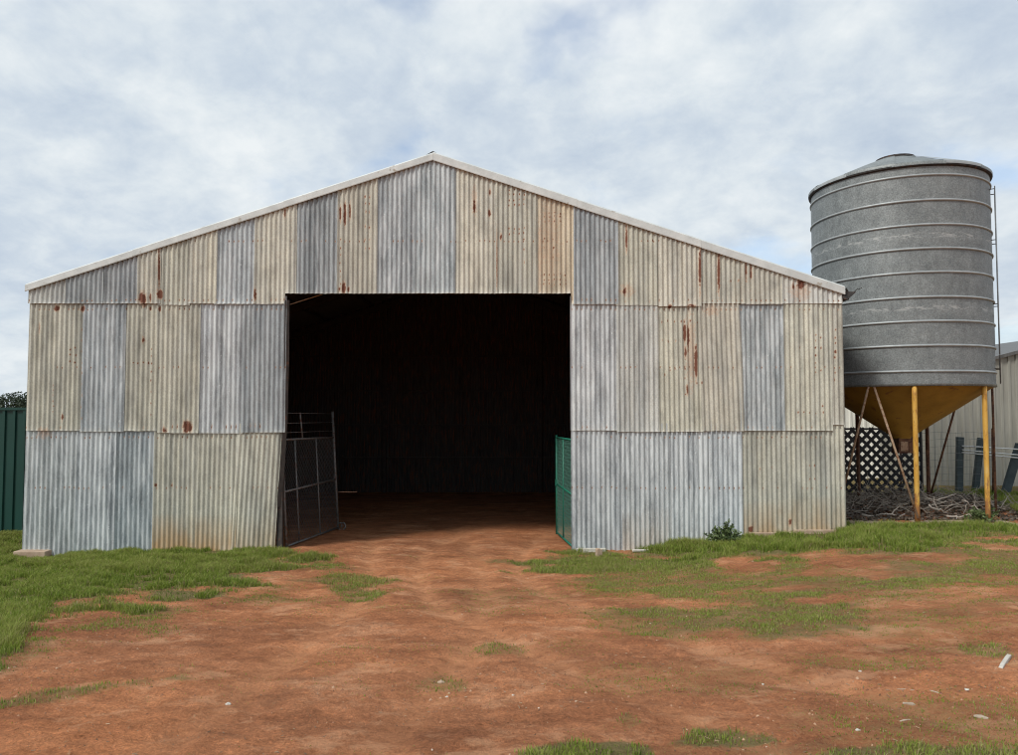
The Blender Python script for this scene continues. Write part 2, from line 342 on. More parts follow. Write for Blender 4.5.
# ------------------------------------------------------------------ ground
FY = 11.6                                   # plane of the shed's front
XL, XR, XA = -7.56, 5.25, -1.205           # shed left, right, apex
BACKY = FY + 10.0
def track_at(x, y):
    t = 0.0
    for a, b, c in ((-2.1, -0.20, 0.020), (-0.55, -0.16, 0.022), (-1.2, 0.10, -0.055), (0.25, 0.14, -0.060)):
        cx = a - b * (FY - y) - c * (FY - y) ** 2 + 0.12 * (vnoise(y * .8, y * 0 + a * 9, 31) - .5)
        t = np.maximum(t, np.exp(-((x - cx) / 0.15) ** 2) * (1 - sstep(13, 17, y)) * sstep(2.0, 4.0, y) * np.clip(.35 + 1.1 * vnoise(y * 1.1, y * 0 + a * 5, 8), 0, 1))
    return t
def ground_h(x, y, fine=True):
    x = np.asarray(x, float); y = np.asarray(y, float)
    fac = -0.06 + 0.30 * sstep(0.9, 5.6, x) + 0.05 * sstep(6, 10, x) - 0.13 * sstep(-5.2, -7.4, x) if False else \
          -0.06 + 0.30 * sstep(0.9, 5.6, x) + 0.05 * sstep(6, 10, x) - 0.13 * (1 - sstep(-7.6, -5.0, x))
    t = sstep(2.0, 11.3, y); front = 0.47 + (fac - 0.47) * t
    inside = sstep(XL + 0.0, XL + 0.3, x) * (1 - sstep(XR - 0.3, XR, x)) * sstep(FY, FY + 0.6, y)
    floor = -0.06 - 0.20 * np.clip((y - FY) / 10.0, 0, 1)
    h = front * (1 - inside) + floor * inside
    back = sstep(BACKY - 0.5, BACKY + 4, y); h = h * (1 - back) + np.where(np.abs(x + 1.2) < 6.2, -0.26 + 0.26 * sstep(BACKY + 0.5, BACKY + 6, y), 0.15 * sstep(-2, 6, x)) * back
    far = sstep(24, 60, np.hypot(x, y)); h = h * (1 - far)
    if fine:
        amp = 1 - 0.65 * inside
        near = 1 - far
        h = h + near * amp * (0.09 * (fbm(x * 0.45, y * 0.6, 3, 3) - 0.5) + 0.05 * (fbm(x * 1.6, y * 2.3, 8, 3) - 0.5) + 0.034 * (fbm(x * 7, y * 9, 21, 3) - 0.5) + 0.016 * (vnoise(x * 24, y * 24, 77) - 0.5))
        # old wheel ruts sweeping out of the door to the left front
        h = h - near * 0.034 * track_at(x, y)
        # flat against the shed so the sheets meet it
    return h
def G(u, v):
    Y = 8.0
    up = 377.5 - v; yy = FPX * _c - up * _s; zz = FPX * _s + up * _c; xx = u - 509.0
    lo, hi = 0.5, 60.0
    for _ in range(50):
        m = (lo + hi) / 2; t = m / yy
        if CZ + t * zz > float(ground_h(t * xx, m)): lo = m
        else: hi = m
    t = lo / yy; return np.array((t * xx, lo, CZ + t * zz))

# grass cover, read from the photograph as bands (u: top, bottom), soft in px; density, blade height
BANDS = [
    ([(-500, 480, 760), (-120, 505, 705), (0, 520, 662), (30, 520, 640), (60, 520, 626), (110, 520, 612), (200, 520, 602), (255, 520, 588), (290, 540, 572), (305, 552, 562)], 19, 1.0, 0.082),
    ([(-500, 600, 800), (-120, 640, 720), (0, 640, 676), (60, 620, 645), (130, 608, 632), (240, 590, 612), (320, 568, 600)], 20, 0.45, 0.045),
    ([(300, 556, 580), (340, 564, 596), (372, 572, 606), (385, 582, 606)], 8, 0.55, 0.05),
    ([(-60, 715, 730), (0, 700, 709), (60, 688, 699), (120, 677, 688), (195, 667, 680)], 5, 0.55, 0.042),
    ([(480, 560, 572), (540, 556, 572), (575, 545, 572), (640, 540, 570), (700, 535, 568), (760, 528, 565), (850, 518, 558), (930, 512, 552), (1018, 508, 545), (1120, 500, 535)], 9, 0.75, 0.055),
    ([(580, 525, 556), (680, 515, 560), (740, 508, 562), (850, 500, 556), (930, 500, 550), (1018, 495, 540), (1150, 485, 535)], 9, 1.0, 0.11),
    ([(540, 566, 590), (620, 560, 596), (700, 560, 608), (760, 562, 612), (880, 560, 610), (930, 552, 600), (1018, 540, 590), (1160, 530, 585)], 20, 0.58, 0.034),
    ([(570, 606, 632), (650, 600, 642), (720, 596, 646), (760, 590, 648), (830, 588, 642), (900, 590, 622)], 19, 0.62, 0.034),
    ([(640, 650, 668), (760, 640, 668), (880, 640, 676), (960, 625, 660), (1060, 600, 640)], 20, 0.28, 0.028),
    ([(965, 646, 655), (985, 644, 657), (1008, 648, 656)], 4, 0.5, 0.04),
    ([(510, 752, 775), (560, 746, 775), (610, 742, 775), (650, 746, 775)], 3, 0.85, 0.045),
    ([(665, 740, 750), (700, 730, 750), (760, 732, 748), (785, 738, 745)], 3, 0.7, 0.045),
    ([(780, 755, 780), (850, 748, 790), (930, 742, 790), (1018, 745, 790), (1120, 740, 790)], 5, 0.7, 0.045),
    ([(600, 715, 728), (630, 705, 728), (650, 712, 722)], 4, 0.45, 0.04),
    ([(790, 712, 735), (900, 700, 738), (1018, 695, 735), (1120, 690, 735)], 20, 0.34, 0.028),
    ([(485, 645, 655), (500, 641, 657), (516, 645, 655)], 5, 0.42, 0.035),
    ([(408, 680, 690), (440, 675, 692), (462, 680, 690)], 4, 0.4, 0.035),
    ([(450, 590, 610), (560, 585, 612), (640, 582, 606)], 20, 0.26, 0.028),
]
def cover_at(x, y, z):
    u, v = pix(x, np.maximum(y, 0.3), z); den = np.zeros_like(u); hgt = np.zeros_like(u)
    wob = 1.5 * (fbm(x * 1.7, y * 2.6, 40, 5) - 0.5)
    for pts, soft, d, h in BANDS:
        us = [p[0] for p in pts]; top = np.interp(u, us, [p[1] for p in pts]); bot = np.interp(u, us, [p[2] for p in pts])
        dd = np.minimum(v - top, bot - v); dd = np.minimum(dd, np.minimum(u - us[0], us[-1] - u) * 0.35) + wob * (soft * 1.5 + 9)
        m = d * sstep(-soft * 0.3, soft, dd) * (y > 1.5)
        hgt = np.where(m > den, h, hgt); den = np.maximum(den, m)
    wild = 0.36 * sstep(.46, .66, fbm(x * .8 + 3, y * 1.9, 66, 4)) * (0.25 + .75 * sstep(-1.5, 2.5, x)) * (y > 2)
    hgt = np.where(wild > den, .028, hgt); den = np.maximum(den, wild)
    side = ((x < -8.2) & (y > 10)) | ((x > 9.5) & (y > 11)) | (y > 26) | ((x > 5.5) & (y > 15.6))
    den = np.where(side, np.maximum(den, 0.8), den); hgt = np.where(side & (hgt == 0), 0.09, hgt)
    inside = (x > XL + 0.02) & (x < XR - 0.02) & (y > FY - 0.01) & (y < BACKY)
    slab = (x > 5.42) & (x < 9.0) & (y > 11.92) & (y < 16.5)
    den = np.where(inside | slab, 0, den); return den, hgt
def grid_lines(a, b, step, far):
    core = list(np.arange(a, b + 1e-6, step)); g = step; lo = [a]; 
    while lo[-1] > -far: g *= 1.35; lo.append(lo[-1] - g)
    hi = [core[-1]]; g = step
    while hi[-1] < far: g *= 1.35; hi.append(hi[-1] + g)
    return np.array(lo[:0:-1] + core + hi[1:])
gx = grid_lines(-9.5, 10.0, 0.036, 900); gy = grid_lines(3.0, 12.6, 0.03, 900)
X, Y = np.meshgrid(gx, gy); Xf, Yf = X.ravel(), Y.ravel(); Zf = ground_h(Xf, Yf)
den, _h = cover_at(Xf, Yf, Zf)
nx_, ny_ = len(gx), len(gy); I = np.arange(nx_ * ny_).reshape(ny_, nx_)
quads = np.stack([I[:-1, :-1], I[:-1, 1:], I[1:, 1:], I[1:, :-1]], -1).reshape(-1, 4)
gme = np_mesh('ground', np.stack([Xf, Yf, Zf], 1), quads, attrs={'cover': den, 'track': track_at(Xf, Yf)})
ground = link('ground', gme, MAT['ground'], smooth=True); tag(ground, 'bare red dirt yard with worn tracks and thin grass', kind='structure')

# concrete slab below the silo
SLABZ = 0.265
slab = MB().box((5.45, 11.93, -0.2), (8.3, 12.55, SLABZ)).build('concrete_slab', MAT['concrete'], bevel=0.02)
tag(slab, 'low concrete slab under the silo legs', kind='structure')

# ------------------------------------------------------------------ the shed
shed = thing('farm_shed', (XA, FY, 0), 'wide gabled shed clad in patchwork grey and tan corrugated iron with open doorway', 'shed')
LAM, AMP = 0.0762, 0.0118
ZE_L, ZE_R, ZAP = 4.03, 3.98, 6.10
def roof_z(x):
    x = np.asarray(x, float)
    return np.where(x < XA, ZE_L + (ZAP - ZE_L) * (x - XL) / (XA - XL), ZE_R + (ZAP - ZE_R) * (XR - x) / (XR - XA))
# rust marks in photo pixels on the front wall: (u, v, ru, rv, strength)
RUST = [(144,299,3.6,5,1),(152,298,1.2,3,1),(161.5,295,2.2,4,1),(160.6,268,.7,18,.8),(256,295,1.1,5,.9),(286,214,.9,4,.8),
 (57.5,308.5,2.4,2.4,1),(84,309,1.9,2.5,1),(151,309,1.1,1.4,.9),(160.5,309,1.1,2.3,.9),(40,328,.8,4,.7),(63,417,1.1,2.4,.9),(144,340,.9,2.4,.8),
 (188,427,4.2,4.5,1),(165,430,2.4,2,.9),(44,433,7,5,.36),(156,485,1,1.2,.9),(172,485,1,1.4,.9),
 (341,215,.9,6,.9),(345.5,215,1.1,10,1),(350.5,212,.8,7,.9),(344.5,288,1.8,5,1),(340,290,1,2,.8),(349,290,1,2,.9),
 (474.5,207,1.3,5,1),(474.5,202,3,13,.32),(489.5,214,1.1,3,1),(490,193,.9,3,.7),(497,262,.5,26,.7),(501,238,.9,2.6,.8),(540,255,2,36,.28),(550,240,12,46,.22),
 (626,238,.8,12,.9),(624,292,2.2,2.6,.9),(626,291,8,6,.34),(699,268,.95,18,1),(718,273,.95,17,1),(745,271,.8,7,.9),(750,272,.9,6,.9),(792.5,287,1.1,3,1),(799.5,285,3.1,3.6,1),(800,292,12,8,.3),
 (669.5,307,1.8,1.8,.9),(691,306,3.5,.9,.8),(684,333,1.2,9,.9),(687.5,338,1.1,11,1),(695,363,1.3,14,1),(690,350,6,34,.30),(684.7,352,1,5,.8),(686,390,1,4,.7),
 (751,529,2.5,3,.8),(790,522,1.6,3,.7),(712,311,8,5,.3)]
def dots(us, vs, r=0.5, s=0.95):
    r = min(r, .68)
    for a in us:
        for b in vs: RUST.append((a + random.uniform(-.5, .5), b + random.uniform(-1, 1), r * random.uniform(.7, 1.15), r * random.uniform(.9, 1.7), s * random.uniform(.75, 1.1)))
dots([54], [386, 391, 396, 401, 407, 412]); dots([134, 139, 144, 149], [363]); dots([152], [350, 357, 364, 371, 380, 392, 404, 415]); dots([71, 76], [349, 355, 362]); dots([82.5], range(330, 420, 11), .7, .7)
dots([341], [240, 248, 256, 264, 271, 278, 284]); dots([366, 370], [197, 205, 213, 228, 240, 250], .7, .7)
dots([509, 514, 519.5, 524], [191, 196, 201, 206, 229, 234]); dots([524], [240, 250, 262], .8, .7); dots([544.5, 549, 554.5, 560], [214, 217, 222]); dots([544, 549, 554, 560, 565], [275, 280, 285]); dots([544, 553], [240, 249, 258], .8, .7)
dots([641, 647, 652], [242]); dots([661, 667, 674, 680.5, 684, 690, 697], [322]); dots([662, 668, 675], [341], .8, .7); dots([669.5, 674], [369.5]); dots([664], [374]); dots([696, 701], [383]); dots([684], [360, 368, 378, 394])
dots([815], [335, 341, 348, 356, 364, 372]); dots([820], [338, 348, 371]); dots([834.5], [330, 337, 344, 351, 358, 373, 380], .8); dots([797, 803, 809, 815, 822], [413]); dots([822], [405]); dots([799], [348])
dots([809, 814], [464.5, 478]); dots([760, 772], [468], .7, .7); dots([745, 738, 730], [281], .7, .7); dots([285, 218], [300], .7, .6)
RUST = np.array(RUST, float)
TONE = {'b': (0.325, 0.362, 0.375), 'g': (0.375, 0.398, 0.400), 'd': (0.262, 0.290, 0.300), 't': (0.462, 0.448, 0.372), 'o': (0.50, 0.43, 0.315), 'w': (0.445, 0.447, 0.41), 'l': (0.44, 0.468, 0.475)}
BLOOM = {'b': 0.75, 'g': 0.9, 'd': 0.4, 't': 0.16, 'o': 0.15, 'w': 0.4, 'l': 1.0}
def wall_sheet(u0, u1, row, tone, k, zt, zb, shear=(0, 0), drop=0.0, stain=0.0):
    """one corrugated sheet between photo columns u0..u1 of its row; zt, zb give top and bottom height"""
    vmid = {0: 270, 1: 367, 2: 490}[row]
    x0 = P(u0, vmid, FY)[0]; x1 = P(u1, vmid, FY)[0]
    a = x0 - (0.012 if k % 2 else 0.03); b = x1 + (0.012 if k % 2 else 0.03)
    a = max(a, XL); b = min(b, XR)
    nseg = max(8, int(round((b - a) / LAM * 8))); xs = np.linspace(a, b, nseg + 1)
    zlo = float(np.min(zb(xs))) - drop; zhi = float(np.max(zt(xs)))
    uu0, vv0 = pix(a, FY, zhi); uu1, vv1 = pix(b, FY, zlo)
    hit = RUST[(RUST[:, 0] > uu0 - 3) & (RUST[:, 0] < uu1 + 3) & (RUST[:, 1] > vv0 - 5) & (RUST[:, 1] < vv1 + 5)]
    nr = int((zhi - zlo) / (0.017 if len(hit) else 0.022))
    ts = np.concatenate([[0, 0.008, 0.02, 0.045], np.linspace(0.075, 1, max(nr, 8))])
    XX, TT = np.meshgrid(xs, ts); bot = zb(XX) - drop + 0.006 * (vnoise(XX * 9, XX * 0 + k, 5) - 0.5); ZZ = bot + (zt(XX) - bot) * TT
    off = -0.040 + 0.020 * row
    tilt = RNG.uniform(-0.5, 0.5) * 0.008; sh = shear[0] + (shear[1] - shear[0]) * TT
    warp = 0.014 * (fbm(XX * 0.9, ZZ * 0.8, 71, 2) - 0.5)
    curl = RNG.uniform(0.2, 1.0) * 0.022 * np.exp(-(ZZ - bot) / 0.05) * vnoise(XX * 3.1, XX * 0 + row * 7, 9)
    YY = FY + off - (0.009 if k % 2 else 0) + AMP * np.cos(2 * np.pi * XX / LAM) + warp - curl
    U, V = pix(XX, FY, ZZ); rust = np.zeros_like(XX)
    for (ru, rv, su, sv, st) in hit:
        d = np.sqrt(((U - ru) / (su * .85 + 0.12)) ** 2 + ((V - rv) / (sv + 0.25)) ** 2)
        d = d + 1.1 * (fbm(XX * 38, ZZ * 30, 61, 2) - .5) * min(1.0, su)
        rust = np.maximum(rust, st * np.clip(1.35 - 0.75 * d, 0, 1) if st > 0.5 else st * np.clip(1.6 - d, 0, 1))
    # tiny rust at the fixings, one on most crests along each rail
    for zr in {0: (Z1 + .06, Z1 + 1.0), 1: (Z2 + .06, (Z1 + Z2) / 2, Z1 - .08), 2: (Z2 - .1, .9)}[row]:
        xc = np.round(XX / LAM) * LAM; rr_ = np.hypot((XX - xc) / .007, (ZZ - zr - .02 * (vnoise(xc * 13, xc * 0, 3) - .5)) / .013)
        rust = np.maximum(rust, np.clip(1.1 - .55 * rr_, 0, 1) * np.where(vnoise(xc / LAM * 1.0 + .01, xc * 0 + row * 3 + zr, 13) > .52, .95, 0))
    edge = np.exp(-(ZZ - bot) / 0.02) * (0.9 if row < 2 else 0.9)
    stn = stain * np.clip(1 - (ZZ - bot - 0.02) / 0.62, 0, 1) ** 0.8 + (0.0 if row == 2 else 0.05)
    V3 = np.stack([XX + sh - XA, YY - FY, ZZ], -1).reshape(-1, 3)
    n = len(xs); m = len(ts); I = np.arange(n * m).reshape(m, n)
    q = np.stack([I[:-1, :-1], I[:-1, 1:], I[1:, 1:], I[1:, :-1]], -1).reshape(-1, 4)
    me = np_mesh('wall_sheet', V3, q, attrs={'rust': rust.ravel(), 'stain': stn.ravel(), 'edge': edge.ravel(), 'bloom': np.full(XX.size, BLOOM[tone])})
    o = link('wall_sheet', me, MAT['sheet'], shed, smooth=True)
    c = np.array(TONE[tone]) * RNG.uniform(0.92, 1.08) * RNG.uniform(0.992, 1.008, 3); o.color = (*c, 1)
    return o
def row_from(edges, tones, row, zt, zb, **kw):
    for k in range(len(tones)):
        e = {}
        for key, d in kw.items():
            if k in d: e[key] = d[k]
        dr = e.pop('drop', RNG.uniform(-0.012, 0.014))
        wall_sheet(edges[k], edges[k + 1], row, tones[k], k, zt, zb, drop=dr, **e)
Z1, Z2 = P(200, 304.5, FY)[2], P(200, 431, FY)[2]; ZD = P(430, 294, FY)[2]
under = lambda x: roof_z(x) - 0.01
DL, DR = P(286, 300, FY)[0], P(571, 300, FY)[0]
cst = lambda z: (lambda x: np.asarray(x, float) * 0 + z)
# upper row runs across above the doorway, its sheets cut to the roof line; shorter over the opening
TOP_E = [29, 69, 105, 140, 162, 190, 217.5, 256, 296.5, 338.5, 377, 416, 455, 496, 537, 574, 617, 658, 699.5, 739.5, 780, 845]
TOP_T = ['w', 'd', 'd', 't', 't', 't', 'b', 't', 'd', 't', 'b', 'b', 't', 't', 'o', 'd', 't', 't', 't', 't', 'w']
for k in range(len(TOP_T)):
    over = 285 < (TOP_E[k] + TOP_E[k + 1]) / 2 < 574
    dr = 0.0 if 250 < TOP_E[k] < 600 else RNG.uniform(-0.012, 0.02)
    if TOP_E[k] in (658,): dr = 0.035
    wall_sheet(TOP_E[k], TOP_E[k + 1], 0, TOP_T[k], k, under, lambda x: np.where((x > DL) & (x < DR), ZD, Z1), drop=dr)
row_from([30, 83, 125, 160, 200, 243, 285.5], ['t', 'b', 't', 't', 'l', 'd'], 1, cst(Z1 + 0.13), cst(Z2), drop={0: -.005, 2: 0.0, 3: 0.03, 4: 0.035, 5: 0.02}, shear={5: (0.0, 0.0)})
row_from([572, 617, 658, 700, 741, 784, 830, 845], ['l', 'w', 't', 't', 'b', 't', 't'], 1, cst(Z1 + 0.13), cst(Z2), drop={0: -.01, 1: 0.012, 2: 0.01, 3: 0.0, 4: -.005, 5: -.005, 6: -.10}, shear={3: (0.03, -0.02), 2: (0.02, 0.0)})
zbl = lambda x: np.where(np.asarray(x, float) < -7.1, -0.05, -0.14)
zbr = lambda x: -0.13 + (np.asarray(x, float) - 1.0) / 4.25 * 0.30
row_from([22, 77, 115, 154, 196, 236, 279], ['g', 'l', 'b', 't', 't', 't'], 2, cst(Z2 + 0.12), zbl, stain={3: 1.0, 4: 0.95, 5: 0.5}, shear={5: (-0.07, 0.03), 4: (-0.02, 0.0)})
row_from([573, 623, 670, 710, 742, 784, 830, 846], ['g', 'g', 'l', 'l', 't', 't', 't'], 2, cst(Z2 + 0.12), zbr, stain={1: 0.35, 2: 0.1, 4: 0.8, 5: 0.75, 6: 0.5})

# side walls, back wall and roof
def corr_plane(name, mat, fn, s0, s1, t0, t1, parent, seg=4, lam=LAM, tvals=None):
    """corrugated sheet; fn(s, t, c) -> xyz, c is the wave value"""
    ns = int((s1 - s0) / lam * seg); ss = np.linspace(s0, s1, ns + 1); tt = np.array(tvals) if tvals is not None else np.array([t0, t1])
    S, T = np.meshgrid(ss, tt); c = AMP * np.cos(2 * np.pi * S / lam); V = np.stack(fn(S, T, c), -1).reshape(-1, 3)
    V = V - np.array((XA, FY, 0)); n, m = len(ss), len(tt); I = np.arange(n * m).reshape(m, n)
    q = np.stack([I[:-1, :-1], I[:-1, 1:], I[1:, 1:], I[1:, :-1]], -1).reshape(-1, 4)
    return link(name, np_mesh(name, V, q), mat, parent, smooth=True)
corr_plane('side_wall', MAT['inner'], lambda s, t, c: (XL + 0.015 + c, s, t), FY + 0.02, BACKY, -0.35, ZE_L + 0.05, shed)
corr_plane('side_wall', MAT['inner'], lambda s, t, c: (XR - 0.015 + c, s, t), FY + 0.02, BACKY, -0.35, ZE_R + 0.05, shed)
def back_fn(s, t, c):
    gap = ((s > -4.95) & (s < -4.4)) * 0.05 + ((s > -0.1) & (s < 0.12)) * 0.03
    zb = -0.33 + gap * 2.0
    return s, BACKY + c, zb + (roof_z(s) + 0.06 - zb) * t
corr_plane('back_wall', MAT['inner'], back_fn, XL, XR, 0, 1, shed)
corr_plane('roof_slope', MAT['roof'], lambda s, t, c: (t, s, roof_z(t) + 0.05 + c), FY - 0.03, BACKY + 0.1, 0, 0, shed, tvals=[XL - 0.07, XA])
corr_plane('roof_slope', MAT['roof'], lambda s, t, c: (t, s, roof_z(t) + 0.05 + c), FY - 0.03, BACKY + 0.1, 0, 0, shed, tvals=[XA, XR + 0.07])
rc = MB(); rc.add([(XA - .17, FY - .04, ZAP + .02), (XA, FY - .04, ZAP + .115), (XA + .17, FY - .04, ZAP + .02), (XA - .17, BACKY + .1, ZAP + .02), (XA, BACKY + .1, ZAP + .115), (XA + .17, BACKY + .1, ZAP + .02)], [(0, 1, 4, 3), (1, 2, 5, 4), (0, 2, 1)])
rc.build('ridge_cap', MAT['dark'], shed)
# barge capping in lengths, each folded over the gable edge
def barge(xa, xb, lift, w, fwd=0.0):
    b = MB(); y0 = FY - 0.075 - fwd; y1 = FY + 0.10
    za, zb_ = float(roof_z(xa)), float(roof_z(xb)); lo = -0.055; hi = w + lo
    prof = [(y0, lo), (y0 - 0.004, lo + 0.012), (y0 - 0.004, hi), (y0 + 0.03, hi + 0.028), (y1, hi + 0.028), (y1, hi + 0.02), (y0 + 0.03, hi + 0.016), (y0 + 0.006, lo)]
    vs = [(xa, y, za + z + lift) for y, z in prof] + [(xb, y, zb_ + z + lift) for y, z in prof]; n = len(prof)
    fs = [(i, (i + 1) % n, n + (i + 1) % n, n + i) for i in range(n)] + [tuple(range(n))[::-1], tuple(range(n, 2 * n))]
    return b.add(vs, fs).build('barge_capping', MAT['cap'], shed)
XS = [XL - 0.03, P(135, 250, FY)[0], P(285, 205, FY)[0], XA]
for i in range(3): barge(XS[i], XS[i + 1] + (0.03 if i < 2 else 0), 0.004 * i, 0.102, 0.004 * i)
XS = [XA + 0.002, P(577, 208, FY)[0], P(700, 243, FY)[0], XR + 0.02]
for i in range(3): barge(XS[i] - (0.02 if i else 0), XS[i + 1], 0.006 - 0.004 * i, 0.118, 0.009 - 0.004 * i)
# screws along the capping
sc_me = None
for x in list(np.arange(XL + .3, XA - .2, 0.85)) + list(np.arange(XA + .35, XR, 0.85)):
    b = MB().lathe([(0.011, 0), (0.009, 0.006), (0.0, 0.008)], (0, 0), 8)
    if sc_me is None: sc_me = b.build('capping_screw', MAT['frame'], shed); o = sc_me
    else: o = sc_me.copy(); COL.objects.link(o)
    o.location = (x - XA, -0.090, float(roof_z(x)) + 0.02); o.rotation_euler = (R(90), 0, 0)
# broken gutter end hanging at the right eave
g = MB(); ex, ez = XR, ZE_R - 0.02
g.add([(ex - .02, FY - .06, ez - .10), (ex + .04, FY - .09, ez - .13), (ex + .21, FY - .05, ez + .005), (ex + .10, FY - .02, ez + .015), (ex + .06, FY - .04, ez + .075), (ex + .045, FY - .03, ez + .01), (ex - .01, FY - .04, ez - .02)], [(0, 1, 2, 3, 4, 5, 6)])
g.add([(ex + .0, FY - .03, ez - .02), (ex + .12, FY - .03, ez - .02), (ex + .12, FY + .02, ez - .11), (ex + .02, FY + .02, ez - .11), (ex, BACKY, ez - .02), (ex + .12, BACKY, ez - .02), (ex + .12, BACKY, ez - .11), (ex + .02, BACKY, ez - .11)], [(2, 3, 7, 6), (1, 2, 6, 5), (3, 0, 4, 7), (0, 3, 2, 1)])
g.build('gutter', MAT['dark'], shed)
w = MB().tube([(ex + .30, FY - .04, ez + .07), (ex + .24, FY - .05, ez + .045), (ex + .22, FY - .05, ez + .05), (ex + .15, FY - .03, ez - .02)], 0.006, 5); w.build('loose_wire', MAT['dark'], shed)
# door frame: posts, lintel, the bent flashing at the left jamb
DL, DR = P(286, 300, FY)[0], P(571, 300, FY)[0]
def post(x, y, z0, z1, w=0.09): return MB().box((x - w/2, y, z0), (x + w/2, y + w, z1)).build('post', MAT['frame'], shed)
post(DL - 0.06, FY + 0.03, -0.3, 5.2, 0.08); post(DR + 0.05, FY + 0.03, -0.3, 5.2, 0.09)
post(XL + 0.09, FY + 0.03, -0.3, 3.95); post(XR - 0.09, FY + 0.03, -0.3, 3.9)
MB().bar((DL - .1, FY + .08, ZD + .07), (DR + .1, FY + .08, ZD + .07), .08, .12).build('lintel', MAT['frame'], shed)
fl = MB(); pts = [(286.5, 300), (286, 360), (284.5, 420), (281.5, 470), (279, 496), (277.5, 507)]
L = []; Rr = []
for i, (u, v) in enumerate(pts):
    a = P(u - (1.6 if i < 5 else .2), v, FY - 0.03); b_ = P(u + 2.6, v, FY - 0.012); L.append(a); Rr.append((b_[0], FY + 0.012, b_[2]))
fl.add(L + Rr, [(i, i + 1, len(pts) + i + 1, len(pts) + i) for i in range(len(pts) - 1)]); fl.build('jamb_flashing', MAT['frame'], shed)
MB().tube([P(290, 304.5, FY + .16), P(325, 293.5, FY + .16)], 0.008, 6).build('brace_rod', MAT['brace'], shed)
# inside: girts on the back wall, posts, portal rafters and purlins
for z in (0.75, 1.7, 2.7, 3.7): MB().bar((XL + .1, BACKY - .06, z), (XR - .1, BACKY - .06, z), .07, .05).build('girt', MAT['frame'], shed)
for z in (1.75, 3.75):
    MB().bar((XL + .1, FY + .06, z), (DL - .09, FY + .06, z), .05, .06).build('girt', MAT['frame'], shed)
    MB().bar((DR + .1, FY + .06, z), (XR - .1, FY + .06, z), .05, .06).build('girt', MAT['frame'], shed)
for y in (FY + 3.3, FY + 6.6, BACKY - .15):
    post(XL + .14, y, -.35, ZE_L - .1, .12); post(XR - .14, y, -.35, ZE_R - .1, .12)
    MB().bar((XL + .1, y + .05, ZE_L - .12), (XA, y + .05, ZAP - .12), .09, .16).build('rafter', MAT['frame'], shed)
    MB().bar((XR - .1, y + .05, ZE_R - .12), (XA, y + .05, ZAP - .12), .09, .16).build('rafter', MAT['frame'], shed)
for x in (-3.6, 0.9): post(x, BACKY - .16, -.35, float(roof_z(x)) - .1, .10)
for fx in (-6.6, -5.3, -4.0, -2.7, -1.5, -.9, .3, 1.6, 2.9, 4.2):
    z = float(roof_z(fx)) - .02; MB().bar((fx, FY + .12, z), (fx, BACKY, z), .06, .06).build('purlin', MAT['frame'], shed)
# corner footing blocks and crumbled foot strip
x0 = P(15, 553, FY - .12)[0]; x1 = P(47, 553, FY - .12)[0]
MB().box((x0, FY - .17, -.155), (x1, FY + .1, -.05)).build('footing_block', MAT['concrete'], shed, bevel=.012)
MB().box((x0 - .07, FY - .22, -.26), (x1 - .2, FY + .1, -.157)).build('footing_block', MAT['concrete'], shed, bevel=.012)
xa = P(577, 548, FY)[0]
for a, b_, zz in ((DR + .06, 1.5, -.07), (3.72, 4.4, .10), (4.42, 5.2, .14)):
    MB().box((a, FY - .065, zz - .15), (b_, FY - .02, zz + (.05 if a < 2 else .12))).build('foot_strip', MAT['board' if a < 2 else 'concrete'], shed, bevel=.012)

